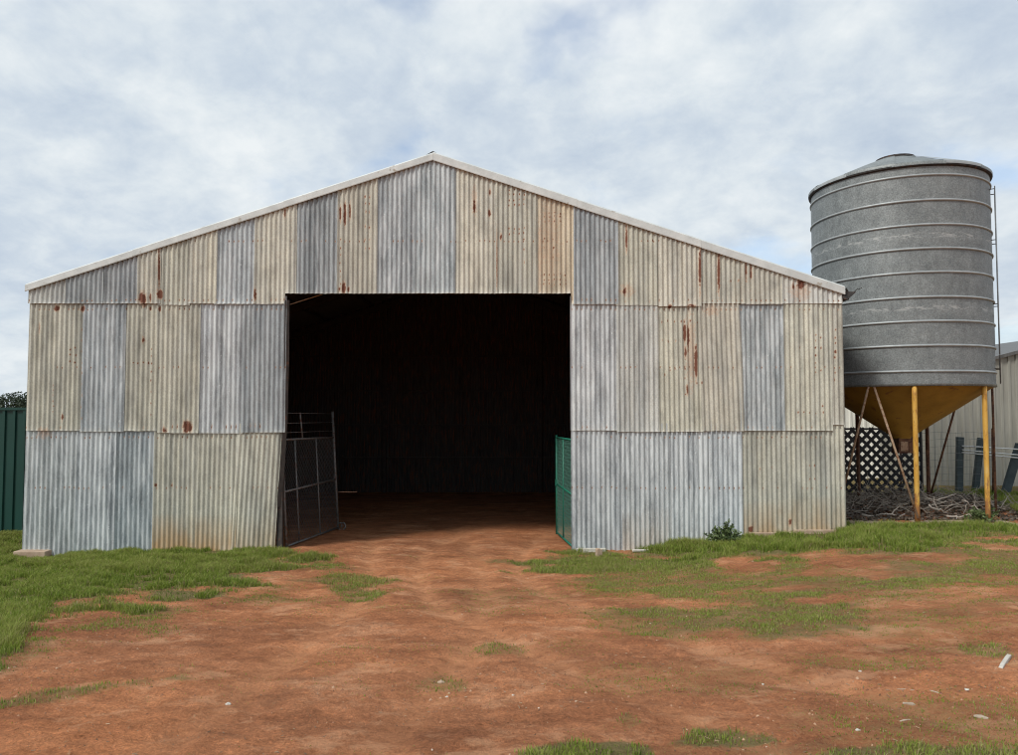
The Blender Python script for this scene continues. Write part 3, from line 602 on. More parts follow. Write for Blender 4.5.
# ------------------------------------------------------------------ gates
def gate(name, label, hinge, far, h, lean, mat_frame, mat_wire, verts_at, mid, wire_step, ext=None, wheel=False, wire_r=0.0022, zb=0.03):
    g0 = np.array(hinge, float); g1 = np.array(far, float); root = thing(name, tuple(g0), label, 'gate')
    def pt(s, z): 
        p = g0 + (g1 - g0) * s; return np.array((p[0] + lean * z, p[1], p[2] + z))
    ln = float(np.linalg.norm(g1 - g0))
    top = ext if ext else h
    MB().tube([pt(0, zb - .02), pt(0, h + .02)], .021, 8).build('end_post', mat_frame, root, True)
    MB().tube([pt(1, zb - .03), pt(1, top + .04)], .023, 8).build('end_post', mat_frame, root, True)
    for z in (zb, mid, h): MB().tube([pt(0, z if z != mid else mid - .04), pt(1, z)], .017, 8).build('rail', mat_frame, root, True)
    for s in verts_at: MB().tube([pt(s, zb), pt(s, h)], .014, 8).build('upright', mat_frame, root, True)
    m = MB(); step = wire_step / ln
    # chain link: two families of diagonals clipped to the panel
    sl = 1.5; n = int((ln + h / sl) / wire_step) + 1
    for k in range(-int(h / sl / wire_step) - 1, n + 1):
        for sg in (1, -1):
            a0 = k * wire_step
            seg = []
            for z in (zb, h):
                a = a0 + sg * (z - (zb if sg > 0 else h)) / sl * (1 if sg > 0 else -1) * (1) if sg > 0 else a0 + (h - z) / sl
                seg.append((a, z))
            (aa, za), (ab, zb2) = seg
            # clip in a to [0, ln]
            t0, t1 = 0.0, 1.0; d = ab - aa
            if abs(d) < 1e-9: continue
            ta, tb = (0 - aa) / d, (ln - aa) / d
            if ta > tb: ta, tb = tb, ta
            t0 = max(t0, ta); t1 = min(t1, tb)
            if t1 - t0 < 0.01: continue
            p = pt((aa + d * t0) / ln, za + (zb2 - za) * t0); q = pt((aa + d * t1) / ln, za + (zb2 - za) * t1)
            m.tube([p, q], wire_r, 3, cap=False)
    mo = m.build('wire_mesh', mat_wire, root); mo['kind'] = 'stuff'
    if ext:
        MB().tube([pt(.36, h), pt(.34, ext)], .014, 8).build('upright', mat_frame, root, True)
        for q in (.25, .6, .97): MB().tube([pt(0.0, h + (ext - h) * q), pt(1, h + (ext - h) * q + .01)], .005, 5).build('strand', mat_frame, root, True)
    MB().box(tuple(pt(1, mid + .02) - np.array((.03, .04, .05))), tuple(pt(1, mid + .02) + np.array((.02, .03, .06)))).build('latch', mat_frame, root)
    if wheel:
        c = pt(1, .02) + np.array((.06, .03, .03)); b = MB(); ring = [(c[0] + .07 * math.cos(a), c[1], c[2] + .07 * math.sin(a)) for a in np.linspace(0, 2 * math.pi, 17)]
        b.tube(ring, .014, 6, cap=False); b.bar(c + np.array((-.07, 0, 0)), c + np.array((.07, 0, 0)), .012, .012); b.bar(c + np.array((0, 0, -.07)), c + np.array((0, 0, .07)), .012, .012, up=(1, 0, 0))
        b.build('wheel', MAT['gatepipe'], root, True)
    return root
gate('mesh_gate', 'grey pipe and chain link gate with wire strands on top, swung open inside the doorway', (-3.50, FY + .16, -.06), (-3.17, FY + 2.25, -.09), 1.70, -.06, MAT['gatepipe'], MAT['wire'], (.22, .62), .92, .065, wire_r=.0019, ext=2.14, wheel=True)
gate('mesh_gate', 'narrow green netted gate standing open against the right jamb of the doorway', (1.0, FY + .14, -.06), (.845, FY + 1.55, -.07), 1.70, 0.0, MAT['greenmesh'], MAT['greenmesh'], (.55,), .88, .075, wire_r=.0024)

# ------------------------------------------------------------------ the silo
SC = (7.15, 13.5); SR = 1.46; ZB, ZT = 2.52, 6.20
silo = thing('grain_silo', (SC[0], SC[1], SLABZ), 'round galvanised grain silo with hooped wall and yellow hopper on yellow legs', 'silo')
near = math.hypot(*SC) - SR; ny = near * math.cos(math.atan2(*SC))
rib_v = [177.5, 202.3, 226.5, 250, 273.5, 298, 322, 346, 371.5]
rib_z = [P(903, v, ny)[2] for v in rib_v]
zs = [ZB] + sorted(rib_z) + [ZT]
# one wall course between each pair of hoops, courses overlapping slightly
def course(z0, z1, r, bloom):
    n = 96; zz = np.linspace(z0, z1, 13); aa = np.linspace(0, 2*np.pi, n, endpoint=False)
    A, Z = np.meshgrid(aa, zz); rr = r + 0.008 * (fbm(A * 3, Z * 2, 33, 2) - 0.5)
    V = np.stack([rr * np.cos(A), rr * np.sin(A), Z - SLABZ], -1).reshape(-1, 3); I = np.arange(n * 13).reshape(13, n); J = np.roll(I, -1, 1)
    q = np.stack([I[:-1], J[:-1], J[1:], I[1:]], -1).reshape(-1, 4)
    bl_ = bloom * np.exp(-((Z - (z0 + z1) / 2 - .02) / .035) ** 2)
    return link('wall_course', np_mesh('wall_course', V, q, attrs={'bloom': bl_.ravel()}), MAT['silo'], silo, True)
for i in range(len(zs) - 1): course(zs[i] - .01, zs[i + 1] + .01, SR - 0.003 * (i % 2), 1.0 if i in (3, 6) else 0.0)
for z in rib_z:
    MB().lathe([(SR + .000, z - .021), (SR + .017, z - .016), (SR + .020, z), (SR + .014, z + .014), (SR + .000, z + .021)], SC, 96).build('hoop', MAT['hoop'], silo, True)
# roof: shallow cone of overlapping sheets, slightly wider than the wall, and the crown
ap = 6.80
for k in range(12):
    a0, a1 = 2*math.pi*k/12, 2*math.pi*(k+1)/12 + .03
    lift = .012 * (k % 2)
    b = MB(); ro = SR + .028; pr = [(ro + .012, ZT - .035 + lift), (ro + .014, ZT + .012 + lift), (ro - .01, ZT + .03 + lift), (SR * .62, ZT + .03 + (ap - ZT - .105) * .49 + lift), (.28, ap - .075 + lift)]
    b.lathe(pr, SC, 8, a0, a1).build('roof_sheet', MAT['silo' if k % 3 else 'hoop'], silo, True)
MB().lathe([(.33, ap - .09), (.335, ap - .055), (.28, ap - .045), (.12, ap - .015), (.0, ap - .01)], SC, 24).build('cap', MAT['dark'], silo, True)
MB().lathe([(SR + .004, ZT - .06), (SR + .034, ZT - .045), (SR + .034, ZT - .03), (SR + .004, ZT - .02)], SC, 96).build('eave_ring', MAT['dark'], silo, True)
hz = 1.60
MB().lathe([(SR - .012, ZB + .02), (SR - .03, ZB - .01), (.16, hz + .03), (.155, hz)], SC, 72).build('hopper', MAT['hopper'], silo, True)
MB().lathe([(SR + .012, ZB + .035), (SR + .014, ZB - .012), (SR - .03, ZB - .014)], SC, 96).build('base_ring', MAT['silo'], silo, True)
ot = MB().box((SC[0] - .13, SC[1] - .13, hz - .26), (SC[0] + .13, SC[1] + .13, hz + .01)).build('outlet', MAT['brownleg'], silo, bevel=.01)
MB().box((SC[0] - .10, SC[1] - .142, hz - .22), (SC[0] + .03, SC[1] - .132, hz - .05)).build('slide_plate', MAT['brace'], ot)
LEGA = [-110 + 51.43 * k for k in range(7)]
def ring_pt(deg, r, z): return (SC[0] + r * math.cos(R(deg)), SC[1] + r * math.sin(R(deg)), z)
for k, a in enumerate(LEGA):
    p = ring_pt(a, SR - .035, SLABZ); q = ring_pt(a, SR - .035, ZB + .0)
    front = k in (0, 1)
    lg = MB().tube([tuple(np.array(p) + (np.array(q) - np.array(p)) * t) for t in np.linspace(0, 1, 15)], .040 if k < 2 else .036, 12).build('leg', MAT['yellow' if front else 'brownleg'], silo, True)  # front pair yellow, the remaining legs a much darker brown
    if front:
        zz = np.array([v.co.z for v in lg.data.vertices]); at = lg.data.attributes.new('rust', 'FLOAT', 'POINT'); at.data.foreach_set('value', (np.clip(1 - zz / .75, 0, 1) ** 1.5 * .34 + .02).astype(np.float32))
    MB().box((p[0] - .09, p[1] - .09, SLABZ + .002), (p[0] + .09, p[1] + .09, SLABZ + .016)).build('foot_plate', MAT['brownleg'], lg)
m0 = LEGA[0] - 25.7
for d, leg in ((-1.5, LEGA[6]), (1.8, LEGA[0])):
    MB().tube([ring_pt(m0 + d, SR - .01, ZB + .0), ring_pt(leg - 360 * (leg > 180) , SR + .01, SLABZ + .09)], .019, 8).build('brace', MAT['brace'], silo, True)
MB().tube([ring_pt(18.6, SR - .01, ZB), ring_pt(LEGA[3], SR - .02, SLABZ + .1)], .019, 8).build('brace', MAT['brownleg'], silo, True)
# ladder on the right flank
lad_a = -33.0
def lp(off, z): 
    c, s_ = math.cos(R(lad_a)), math.sin(R(lad_a)); r = SR + .06; return (SC[0] + r * c - off * s_, SC[1] + r * s_ + off * c, z)
lad = MB().tube([lp(-.19, ZB + .05), lp(-.19, ZT - .25)], .010, 6).build('ladder', MAT['wire'], silo, True)
MB().tube([lp(.19, ZB + .05), lp(.19, ZT - .25)], .010, 6).build('ladder_rail', MAT['wire'], lad, True)
for i in range(13):
    z = ZB + .12 + i * .275; MB().tube([lp(-.19, z), lp(.19, z)], .009, 6).build('rung', MAT['frame'], lad, True)
for z in (ZB + .3, ZB + 1.4, ZB + 2.5, ZT - .3):
    for o_ in (-.19, .19):
        p = lp(o_, z); MB().tube([p, (p[0] - .11 * math.cos(R(lad_a)), p[1] - .11 * math.sin(R(lad_a)), z)], .008, 5).build('bracket', MAT['frame'], lad)
dp = ring_pt(-14, SR + .02, 0); MB().tube([(dp[0], dp[1], SLABZ), (dp[0], dp[1], ZB + .05)], .02, 8).build('conduit', MAT['brownleg'], silo, True)

# ------------------------------------------------------------------ behind the silo
LY = 15.75
lx0, lx1 = P(836, 450, LY)[0], P(921, 450, LY)[0]; lz0, lz1 = .25, P(880, 428, LY)[2]
lat = thing('lattice_panel', ((lx0 + lx1) / 2, LY, lz0), 'black diagonal lattice screen standing behind the silo', 'screen')
MB().box((lx0, LY - .02, lz1 - .04), (lx1, LY + .02, lz1)).build('frame_rail', MAT['lattice'], lat)
MB().box((lx0, LY - .02, lz0), (lx1, LY + .02, lz0 + .04)).build('frame_rail', MAT['lattice'], lat)
for x in (lx0, lx1): MB().box((x - .02, LY - .022, lz0), (x + .02, LY + .022, lz1 + .002)).build('frame_post', MAT['lattice'], lat)
W_, H_ = lx1 - lx0, lz1 - lz0
for sg, yo in ((1, -.008), (-1, .008)):
    k = -H_
    while k < W_:
        a0 = max(0, k); a1 = min(W_, k + H_)
        if a1 - a0 > .06:
            z0, z1 = (a0 - k, a1 - k)
            if sg < 0: z0, z1 = H_ - z0, H_ - z1
            MB().bar((lx0 + a0, LY + yo, lz0 + z0), (lx0 + a1, LY + yo, lz0 + z1), .012, .066, up=(0, 0, 1)).build('slat', MAT['lattice'], lat)
        k += .2
# cream wall beyond
def ribbed_wall(name, root, x0, x1, y, z0, ztop, mat, pitch=.19, depth=.03, step=.76):
    x = x0
    while x < x1 - .05:
        e = min(x + step, x1); b = MB(); xs = [x]; ys = [0]
        q = x
        while q + pitch <= e + 1e-6:
            for dx, dy in ((pitch * .60, 0), (pitch * .68, -depth), (pitch * .92, -depth), (pitch, 0)): xs.append(q + dx); ys.append(dy)
            q += pitch
        if xs[-1] < e - 1e-4: xs.append(e); ys.append(0)
        n = len(xs); vs = [(a, y + d, z0) for a, d in zip(xs, ys)] + [(a, y + d, float(ztop(a))) for a, d in zip(xs, ys)]
        b.add(vs, [(i, i + 1, n + i + 1, n + i) for i in range(n - 1)]).build(name, mat, root); x = e
cw = thing('cream_shed', (8.6, 20.2, .1), 'low cream painted shed glimpsed through the black lattice', 'shed')
ribbed_wall('wall_sheet', cw, 6.3, 10.8, 20.2, 0, lambda x: 2.95, MAT['cream'])
MB().box((6.3, 20.21, 0), (10.8, 23.0, 2.9)).build('body', MAT['cream'], cw); MB().box((6.2, 20.08, 2.95), (10.9, 23.1, 3.02)).build('roof', MAT['roof'], cw)
gs = thing('storage_shed', (14.2, 18.0, .1), 'tall pale grey ribbed steel shed with sloping gable edge behind the silo', 'shed')
gz = lambda x: 3.55 + (min(x, 28.4 - x) - 12.38) * .26
ribbed_wall('wall_sheet', gs, 10.12, 18.3, 18.0, 0, gz, MAT['greywall'])
gb = MB(); xs = [10.13, 14.2, 18.27]; y0, y1 = 18.02, 27.0
gb.add([(x, y, gz(x) - .01) for y in (y0, y1) for x in xs] + [(x, y, 0) for y in (y0, y1) for x in (xs[0], xs[2])], [(0, 3, 8, 6), (2, 7, 9, 5), (3, 4, 5, 9, 8)]); gb.build('side_and_rear_wall', MAT['greywall'], gs)
for xa_, xb_ in ((10.02, 14.2), (14.2, 18.4)):
    MB().add([(xa_, 17.9, gz(xa_) + .03), (xb_, 17.9, gz(xb_) + .03), (xb_, 27.1, gz(xb_) + .03), (xa_, 27.1, gz(xa_) + .03)] + [(xa_, 17.9, gz(xa_) - .05), (xb_, 17.9, gz(xb_) - .05)], [(0, 1, 2, 3), (4, 5, 1, 0)]).build('roof_slope', MAT['roof'], gs)
# yard rails with leaning posts
yr = thing('yard_fence', (11.0, 16.6, .25), 'leaning dark posts carrying thin white pipe rails beside the grey shed', 'fence')
YY_ = 16.6
for (ua, va, ub, vb, w_) in ((960, 437, 959, 493, .14), (981, 438, 975, 494, .13), (1020, 444, 1004, 498, .17)):
    a, b_ = np.array(P(ua, va, YY_)), np.array(P(ub, vb, YY_)); MB().bar(b_, a, w_, .09, up=(0, 1, 0)).build('post', MAT['post'], yr, bevel=.008)
for va, vb in ((446, 449), (450, 455), (452.5, 458)): MB().tube([P(962, va, YY_ - .07), P(1030, vb + 1, YY_ - .07)], .016, 6).build('rail', MAT['rail'], yr, True)
wf = thing('wire_fence', (10.0, 16.2, .25), 'sagging welded wire netting fence behind the silo', 'fence')
m = MB(); wy = 16.2; zt_ = P(930, 432, wy)[2]
xa_, xb_ = P(900, 450, wy)[0], P(992, 450, wy)[0]
for z in np.arange(.28, zt_, .15): m.tube([(x, wy + .02 * math.sin(x * 5), z + .012 * math.sin(x * 9 + z * 7)) for x in np.linspace(xa_, xb_, 12)], .0035, 3, cap=False)
for x in np.arange(xa_, xb_, .15): m.tube([(x, wy + .02 * math.sin(x * 5), .2), (x + random.uniform(-.02, .02), wy + .02 * math.sin(x * 5), zt_)], .003, 3, cap=False)
mo = m.build('wire_netting', MAT['wire'], wf); mo['kind'] = 'stuff'
for x in (xa_, xb_): MB().tube([(x, wy, .1), (x + .02, wy, zt_ + .08)], .022, 8).build('post', MAT['brownleg'], wf, True)

# left: green steel sheet fence
FYF = 13.75
gf = thing('sheet_fence', (-11.0, FYF, -.05), 'tall dark green steel sheet fence beside the shed corner', 'fence')
fz = P(10, 407.5, FYF)[2]
ribbed_wall('fence_sheet', gf, -15.4, -7.78, FYF, -.12, lambda x: fz - .03, MAT['green'], pitch=.19, depth=.028)
MB().box((-15.42, FYF - .04, fz - .05), (-7.76, FYF + .03, fz)).build('top_rail', MAT['green'], gf); MB().box((-15.42, FYF + .004, .0), (-7.76, FYF + .04, .06)).build('bottom_rail', MAT['green'], gf)
for x in (-15.4, -13.0, -10.6, -8.2): MB().box((x - .03, FYF + .042, -.2), (x + .03, FYF + .10, fz - .01)).build('post', MAT['green'], gf)

# far trees over the fence
def leaf_cloud(n, c, r, size, rng, flat=.75):
    d = rng.normal(size=(n, 3)); d /= np.linalg.norm(d, axis=1)[:, None]; rad = rng.uniform(.15, 1, n) ** .45
    lob = .78 + .5 * vnoise(d[:, 0] * 2.2 + 9, d[:, 2] * 2.2 + d[:, 1] * 1.7 + 5, int(rng.integers(999)))
    p = d * (rad * lob)[:, None] * np.array(r) + np.array(c); a = rng.normal(size=(n, 3)); a /= np.linalg.norm(a, axis=1)[:, None]
    b = np.cross(a, rng.normal(size=(n, 3))); b /= np.linalg.norm(b, axis=1)[:, None]; s = (size * rng.uniform(.6, 1.4, n))[:, None]
    V = np.stack([p - a * s, p + b * s * .5, p + a * s, p - b * s * .5], 1).reshape(-1, 3); q = np.arange(n * 4).reshape(-1, 4); return V, q, np.repeat(rng.uniform(0, 1, n), 4)
TREES = [(-62, 92, 4.3, 3.4, 'rounded dark gum tree with broad crown far beyond the green fence'), (-56.5, 88, 4.15, 2.6, 'smaller dark gum tree far beyond the green fence, nearest the shed'), (-69, 95, 4.6, 3.8, 'tall dark gum tree far beyond the green fence, farthest from the shed')]
for (x, y, h, r, lab) in TREES:
    t = thing('gum_tree', (x, y, 0), lab, 'tree', 'trees beyond the fence'); rg = np.random.default_rng(int(abs(x * 10)))
    tr = MB().tube([(x, y, -.1), (x + .1, y, 1.0), (x - .05, y, 2.2)], [.26, .2, .12], 8)
    for k in range(4): a = k * 1.6 + x; tr.tube([(x, y, 1.2 + .2 * k), (x + r * .45 * math.cos(a), y + r * .45 * math.sin(a), 2.3 + .25 * k)], [.09, .03], 6)
    tr.build('trunk', MAT['bark'], t, True)
    V, q, tt = leaf_cloud(2600, (0, 0, h * .58), (r, r, h * .43), .17, rg); link('crown', np_mesh('crown', V, q, attrs={'tint': tt}), MAT['treeleaf'], t)

# ------------------------------------------------------------------ brush heap, branches, debris
def wander(p, d, n, step, jit, rg):
    pts = [np.array(p, float)]; d = np.array(d, float)
    for _ in range(n): d = d + rg.normal(size=3) * jit; d /= np.linalg.norm(d); pts.append(pts[-1] + d * step)
    return pts
rg = np.random.default_rng(5); bp = MB()
for k in range(560):
    x = rg.uniform(5.9, 9.6); y = rg.uniform(13.2, 15.5); hmax = .26 * (1 - abs(x - 7.8) / 2.6)
    z = SLABZ + rg.uniform(.01, max(.05, hmax)); a = rg.uniform(0, 6.28); d = (math.cos(a), math.sin(a) * .7, rg.uniform(-.25, .5)); pts = wander((x, y, z), d, 4, rg.uniform(.06, .16), .28, rg)
    for p in pts: p[2] = max(p[2], SLABZ + .012)
    bp.tube(pts, [.007, .006, .005, .004, .002], 4, cap=False)
def litter():
    n = 9000; x = rg.uniform(5.5, 10.2, n); y = rg.uniform(12.45, 15.7, n); z0 = np.maximum(ground_h(x, y), -.2)
    hh = .18 * np.clip(1 - np.abs(x - 7.7) / 2.7, 0, 1) * sstep(12.4, 14.2, y) * fbm(x * 2, y * 2, 4, 2) * 1.6; z = np.maximum(z0, .2) + hh * rg.uniform(.3, 1, n) + .01
    a = rg.normal(size=(n, 3)); a[:, 2] *= .4; a /= np.linalg.norm(a, axis=1)[:, None]; b = np.cross(a, rg.normal(size=(n, 3)) * np.array((.3, .3, 1))); b /= np.linalg.norm(b, axis=1)[:, None]
    s = rg.uniform(.025, .06, n)[:, None]; p = np.stack([x, y, z], 1)
    V = np.stack([p - a * s, p + b * s * .45, p + a * s, p - b * s * .45], 1).reshape(-1, 3)
    o = link('leaf_litter', np_mesh('leaf_litter', V, np.arange(n * 4).reshape(-1, 4), attrs={'tint': np.repeat(rg.uniform(0, 1, n), 4)}), MAT['litter']); tag(o, 'dark leaf litter and bark under the silo', 'litter', kind='stuff')
litter()
bo = bp.build('brush_heap', MAT['twig']); tag(bo, 'tangled heap of dry twigs under the silo', 'twigs', kind='stuff')
BR = [((862, 519), (905, 523), 13.0, .022, 'thick pale dead branch lying left of the front silo leg'), ((925, 500), (956, 494), 13.6, .016, 'thin pale branch lying across the twig heap behind the front leg'), ((929, 505), (948, 522), 12.9, .014, 'thin curved branch sloping down right of the front silo leg'),
      ((947, 523), (978, 516), 12.8, .016, 'grey branch lying low between the two yellow legs'), ((962, 500), (982, 512), 13.4, .013, 'slender branch leaning out toward the right silo leg')]
for (a, b_, yy_, r_, lab) in BR:
    A, B = np.array(P(*a, yy_)), np.array(P(*b_, yy_ + rg.uniform(-.3, .3))); A[2] = max(A[2], SLABZ + .03); B[2] = max(B[2], SLABZ + .03)
    pts = [A + (B - A) * t + rg.normal(size=3) * .025 * (0 < t < 1) for t in np.linspace(0, 1, 7)]
    root = thing('dead_branch', tuple(A), lab, 'branch', 'branches under the silo')
    MB().tube(pts, list(np.linspace(r_, r_ * .5, 7)), 7).build('stem', MAT['wood'], root, True)
    for k in (2, 4): d = rg.normal(size=3) * .5; d[2] = abs(d[2]); MB().tube(wander(pts[k], d, 3, .08, .3, rg), [r_ * .5, r_ * .4, r_ * .3, r_ * .15], 5).build('side_twig', MAT['wood'], root, True)
def rough_block(name, label, cat, u, v, size, rot, mat, group=None, tilt=0.0, taper=.85):
    p = G(u, v); lx, ly, lz = size; rg2 = np.random.default_rng(int(u * 7 + v)); b = MB(); vs = []; fs = []
    n = 5
    for i in range(n):
        t = i / (n - 1) - .5; k = 1 - (1 - taper) * abs(t) * 2
        for sy, sz in ((-1, 0), (1, 0), (1, 1), (-1, 1)):
            vs.append((t * lx + rg2.normal() * lx * .02, sy * ly / 2 * k * rg2.uniform(.88, 1.1), lz * sz * rg2.uniform(.85, 1.1) * (k if sz else 1)))
    for i in range(n - 1):
        for j in range(4): fs.append((i*4+j, i*4+(j+1) % 4, (i+1)*4+(j+1) % 4, (i+1)*4+j))
    fs += [(3, 2, 1, 0), tuple((n-1)*4 + j for j in range(4))]
    c, s_ = math.cos(rot), math.sin(rot)
    vs = [(c * a - s_ * q + p[0], s_ * a + c * q + p[1], z + a * tilt + p[2] - .004) for a, q, z in vs]
    root = b.add(vs, fs).build(name, mat); me = root.data
    off = p; me.vertices.foreach_set('co', (np.array(vs) - off).astype(np.float32).ravel()); root.location = tuple(off)
    m = root.modifiers.new('bevel', 'BEVEL'); m.width = min(size) * .12; m.segments = 1
    return tag(root, label, cat, group)
ta, tb = G(1000.5, 668.5), G(1009.5, 656.5)
rough_block('timber_offcut', 'pale bleached timber stick lying on bare dirt right of the track', 'stick', 1005, 663, (float(np.linalg.norm(tb - ta)), .03, .028), math.atan2(tb[1] - ta[1], tb[0] - ta[0]), MAT['board'])
rough_block('timber_offcut', 'thin curled bark chip on dirt, pale underside up', 'chip', 912, 704, (.10, .03, .012), -.45, MAT['pale'], taper=.55)
rough_block('timber_offcut', 'short pale wood chip at the edge of the sparse grass', 'chip', 981, 717, (.07, .03, .014), -.5, MAT['pale'], taper=.55)
rough_block('timber_offcut', 'narrow pale splinter lying slantwise on the dirt', 'chip', 936, 692, (.08, .014, .008), -1.0, MAT['pale'], taper=.55)
rough_block('timber_offcut', 'small flat pale splinter near the bark chip', 'chip', 905, 720, (.075, .016, .008), .35, MAT['pale'], taper=.55)
rough_block('timber_offcut', 'long thin straw coloured twig on the dirt', 'twig', 905, 689, (.11, .007, .006), -.15, MAT['pale'], taper=.55)
for (u, v, s_, lab) in ((858, 730, .03, 'small white stone on dirt beside the lower grass patch'), (967, 690, .038, 'pale rounded stone among the wood chips'), (441, 683, .055, 'tan flat stone sitting in a small grass tuft'), (320 / 2.994 + 340, 697, .026, 'white pebble below the grass tuft'), (228, 704, .035, 'white pebble cluster stone on the pale dirt patch'), (513, 695, .022, 'tiny pale pebble on the middle of the track'), (860, 671, .026, 'tiny pinkish stone on the red track'), (763, 684, .022, 'tiny white stone on the red dirt')):
    rough_block('stone', lab, 'stone', u, v, (s_ * .9, s_ * .7, s_ * .4), u % 3, MAT['concrete' if 'tan' in lab else 'board'], taper=.55)
rough_block('broken_brick', 'small pale broken brick standing in grass by the door corner', 'brick', 599, 557, (.10, .07, .13), .2, MAT['concrete'], taper=.95)
rough_block('white_board', 'narrow white board lying in grass along the right wall', 'board', 651, 551, (.58, .05, .035), .04, MAT['board'], taper=.95)
rough_block('white_board', 'short white board end poking from tall grass near the weed', 'board', 751, 546, (.17, .04, .05), .0, MAT['board'], taper=.95)

# ------------------------------------------------------------------ weeds
def weed(x, y, h, r, label, n=260, seed=1):
    rg = np.random.default_rng(seed); z = float(ground_h(x, y)); t = thing('weed', (x, y, z), label, 'plant'); st = MB()
    Vs = []; qs = []; ts = []; o = 0
    for k in range(11):
        a = rg.uniform(0, 6.28); rr = r * rg.uniform(.05, 1.0); hh = h * rg.uniform(.6, 1.1) * (1 - .6 * rr / r)
        pts = [np.array((x + rr * math.cos(a) * q ** 1.3, y + rr * math.sin(a) * q ** 1.3, z + hh * q)) for q in np.linspace(0, 1, 5)]
        st.tube(pts, [.006, .005, .004, .003, .002], 5, cap=False)
        for q in range(n // 11):
            s_ = rg.uniform(.1, 1); i = int(s_ * 3.99); p = pts[i] + (pts[i + 1] - pts[i]) * (s_ * 4 - i) if i < 4 else pts[4]
            d = rg.normal(size=3); d[2] = abs(d[2]) * .6 + .1; d /= np.linalg.norm(d); wv = np.cross(d, rg.normal(size=3)); wv /= np.linalg.norm(wv); l = rg.uniform(.03, .075) * (1.15 - .5 * s_)
            Vs += [p, p + d * l * .5 + wv * l * .22, p + d * l, p + d * l * .5 - wv * l * .22]; qs.append((o, o+1, o+2, o+3)); ts += [rg.uniform()] * 4; o += 4
    V2, q2, t2 = leaf_cloud(int(n * .28), (x, y, z + h * .28), (r * .75, r * .6, h * .36), .024, rg); V2[:, 2] = np.maximum(V2[:, 2], z)
    qs = list(qs) + [tuple(a + o for a in qq) for qq in q2.tolist()]; Vs = list(Vs) + list(V2); ts = list(ts) + list(t2)
    st.build('stem', MAT['twig'], t, True)
    link('foliage', np_mesh('foliage', np.array(Vs) - np.array((x, y, z)), qs, attrs={'tint': ts}), MAT['weedleaf'], t)
x_ = P(722, 525, FY - .2)[0]; weed(x_, FY - .30, .42, .34, 'dark leafy weed growing against the right front wall', 1900, 3)
x_ = P(983, 512, 12.3)[0]; weed(x_, 12.35, .34, .34, 'spreading green weed at the foot of the right silo leg', 1300, 4)
x_ = P(885, 560, 11.0)[0]

# ------------------------------------------------------------------ grass and gravel
def grass():
    rg = np.random.default_rng(2); cs = .035
    cx, cy = np.meshgrid(np.arange(-12.5, 12.5, cs), np.arange(3.1, 16.6, cs)); cx, cy = cx.ravel(), cy.ravel(); k = np.abs(cx) < cy * .84 + 1.3; cx, cy = cx[k], cy[k]
    d, h = cover_at(cx, cy, ground_h(cx, cy, True)); k = d > .01; cx, cy, d, h = cx[k], cy[k], d[k], h[k]
    clump = fbm(cx * 5.5, cy * 5.5, 91, 3); big = fbm(cx * 1.1 + 4, cy * 1.5, 14, 3)
    lush = sstep(.35, .95, d)
    rate = 15000 * d * (lush * np.clip(.16 + 2.8 * (clump - .38) + 2.0 * (big - .45), .05, 1) + (1 - lush) * np.clip(1.3 * (clump - .32) + 1.0 * (big - .45), .10, .55))
    cnt = rg.poisson(rate * cs * cs); x = np.repeat(cx, cnt); y = np.repeat(cy, cnt); d, h, clump, big = [np.repeat(a, cnt) for a in (d, h, clump, big)]; n = len(x)
    x = x + rg.uniform(-.5, .5, n) * cs; y = y + rg.uniform(-.5, .5, n) * cs; z = ground_h(x, y)
    # a few lone blades everywhere on the dirt
    hh = h * rg.uniform(.4, 1.3, n) * np.clip(.1 + 1.5 * clump + 1.1 * (big - .4), .35, 1.6) * np.clip(.10 + d, .30, 1) * .85
    w = rg.uniform(.0011, .0026, n) * np.where(h > .08, 1.2, 1.0) * (1 + .05 * y)
    a = rg.uniform(0, 2 * np.pi, n); b = rg.uniform(0, 2 * np.pi, n); lean = rg.uniform(.15, 1.0, n) ** 1.3 * hh * .95
    dx, dy = np.cos(a) * w, np.sin(a) * w; lx, ly = np.cos(b) * lean, np.sin(b) * lean
    V = np.empty((n, 5, 3), np.float32)
    V[:, 0] = np.stack([x - dx, y - dy, z - .01], 1); V[:, 1] = np.stack([x + dx, y + dy, z - .01], 1)
    V[:, 2] = np.stack([x - dx * .8 + lx * .35, y - dy * .8 + ly * .35, z + hh * .6], 1); V[:, 3] = np.stack([x + dx * .8 + lx * .35, y + dy * .8 + ly * .35, z + hh * .6], 1)
    V[:, 4] = np.stack([x + lx, y + ly, z + hh * np.sqrt(np.clip(1 - .35 * (lean / np.maximum(hh, 1e-4)) ** 2, .3, 1))], 1)
    k = np.arange(n)[:, None] * 5; T = np.concatenate([k + np.array([0, 1, 3]), k + np.array([0, 3, 2]), k + np.array([2, 3, 4])], 0)
    tint = np.clip(.62 + .55 * (big - .5) * 1.6 + rg.normal(0, .2, n) + .7 * (clump - .5), 0, .88); tint = np.where(d < .5, tint * .8, tint)
    dry = rg.uniform(0, 1, n) < np.where(d > .75, .10, .26); tint = np.where(dry, rg.uniform(.88, 1, n), tint)
    me = np_mesh('grass', V.reshape(-1, 3), None, T, attrs={'tint': np.repeat(tint, 5)})
    o = link('grass', me, MAT['grass']); tag(o, 'green grass growing in uneven patches over the red dirt', 'grass', kind='stuff'); return n
NB = grass()
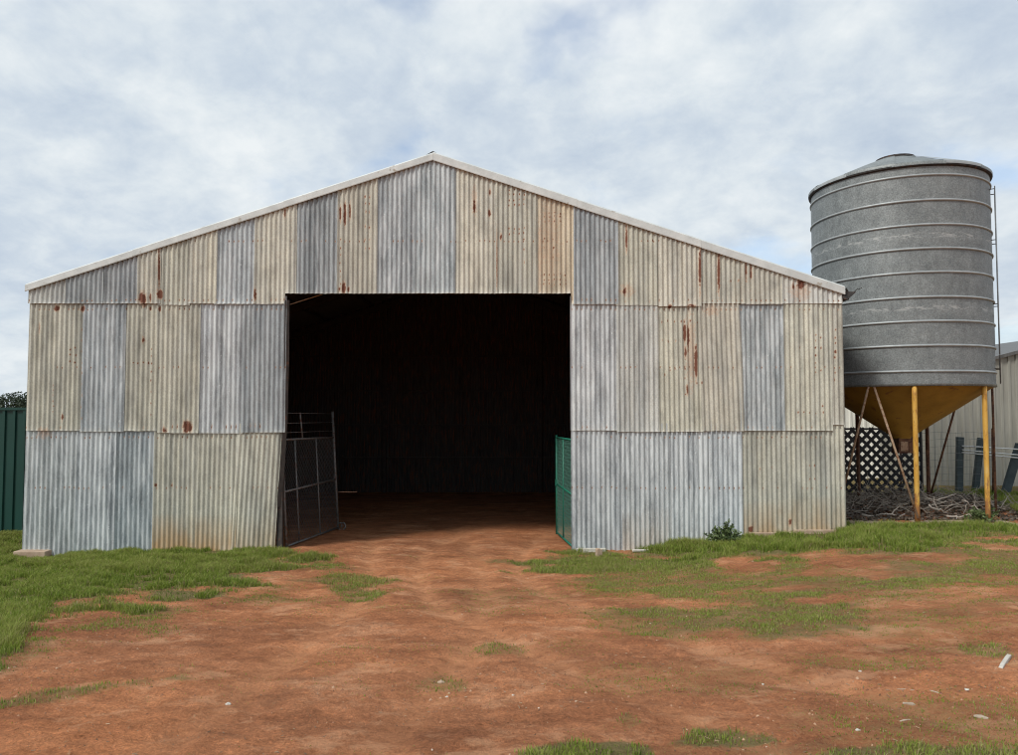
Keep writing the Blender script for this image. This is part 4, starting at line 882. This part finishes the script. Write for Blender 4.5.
def gravel():
    n = 15000; rg = np.random.default_rng(9); y = 3.2 + 10.5 * rg.uniform(0, 1, n) ** 1.2; x = rg.uniform(-1, 1, n) * (y * .75 + .5)
    cl = fbm(x * 1.3, y * 2, 55, 3); keep = rg.uniform(0, 1, n) < np.clip(4 * (cl - .38), .08, 1); x, y = x[keep], y[keep]; n = len(x)
    ok = ~((y > 11.3) & ((x < -3.7) | (x > 1.0))); x, y = x[ok], y[ok]; n = len(x); z = ground_h(x, y)
    s = .0035 + .010 * rg.uniform(0, 1, n) ** 3
    base = np.array([(1, 0, 0), (.3, .95, 0), (-.9, .5, 0), (-.7, -.7, 0), (.4, -.9, 0), (.05, .05, .75)], float)
    V = base[None] * s[:, None, None] * rg.uniform(.7, 1.3, (n, 6, 3)); V[:, :5, 2] -= .003; V += np.stack([x, y, z], 1)[:, None]
    k = np.arange(n)[:, None] * 6; T = np.concatenate([k + np.array([i, (i + 1) % 5, 5]) for i in range(5)], 0)
    tint = np.clip(rg.beta(1.6, 2.2, n), 0, 1); 
    o = link('gravel', np_mesh('gravel', V.reshape(-1, 3), None, T, attrs={'tint': np.repeat(tint, 6)}), MAT['pebble']); tag(o, 'small scattered pebbles on the red dirt', 'gravel', kind='stuff')
def straw():
    n = 13000; rg = np.random.default_rng(19); y = 3.2 + 9.3 * rg.uniform(0, 1, n) ** .9; x = rg.uniform(-1, 1, n) * (y * .75 + .5)
    cl = fbm(x * .9 + 2, y * 1.8, 123, 4); keep = rg.uniform(0, 1, n) < np.clip(5 * (cl - .42), .04, 1); ok = ~((y > 11.4) & ((x < -3.6) | (x > 1.0))); x, y = x[keep & ok], y[keep & ok]; n = len(x)
    l = .005 + .022 * rg.uniform(0, 1, n) ** 2; w = rg.uniform(.0008, .0022, n); a = rg.uniform(0, 6.283, n); dx, dy = np.cos(a), np.sin(a); z = ground_h(x, y) + .004
    z2 = ground_h(x + dx * l, y + dy * l) + .006
    V = np.stack([np.stack([x - dy * w, y + dx * w, z], 1), np.stack([x + dy * w, y - dx * w, z + .003], 1), np.stack([x + dx * l + dy * w, y + dy * l - dx * w, z2 + .003], 1), np.stack([x + dx * l - dy * w, y + dy * l + dx * w, z2], 1)], 1).reshape(-1, 3)
    o = link('straw_litter', np_mesh('straw_litter', V, np.arange(n * 4).reshape(-1, 4), attrs={'tint': np.repeat(rg.uniform(0, 1, n), 4)}), MAT['straw']); tag(o, 'bits of dry straw and grass stalk strewn on the dirt', 'straw', kind='stuff')
gravel(); straw()
print('blades', NB)
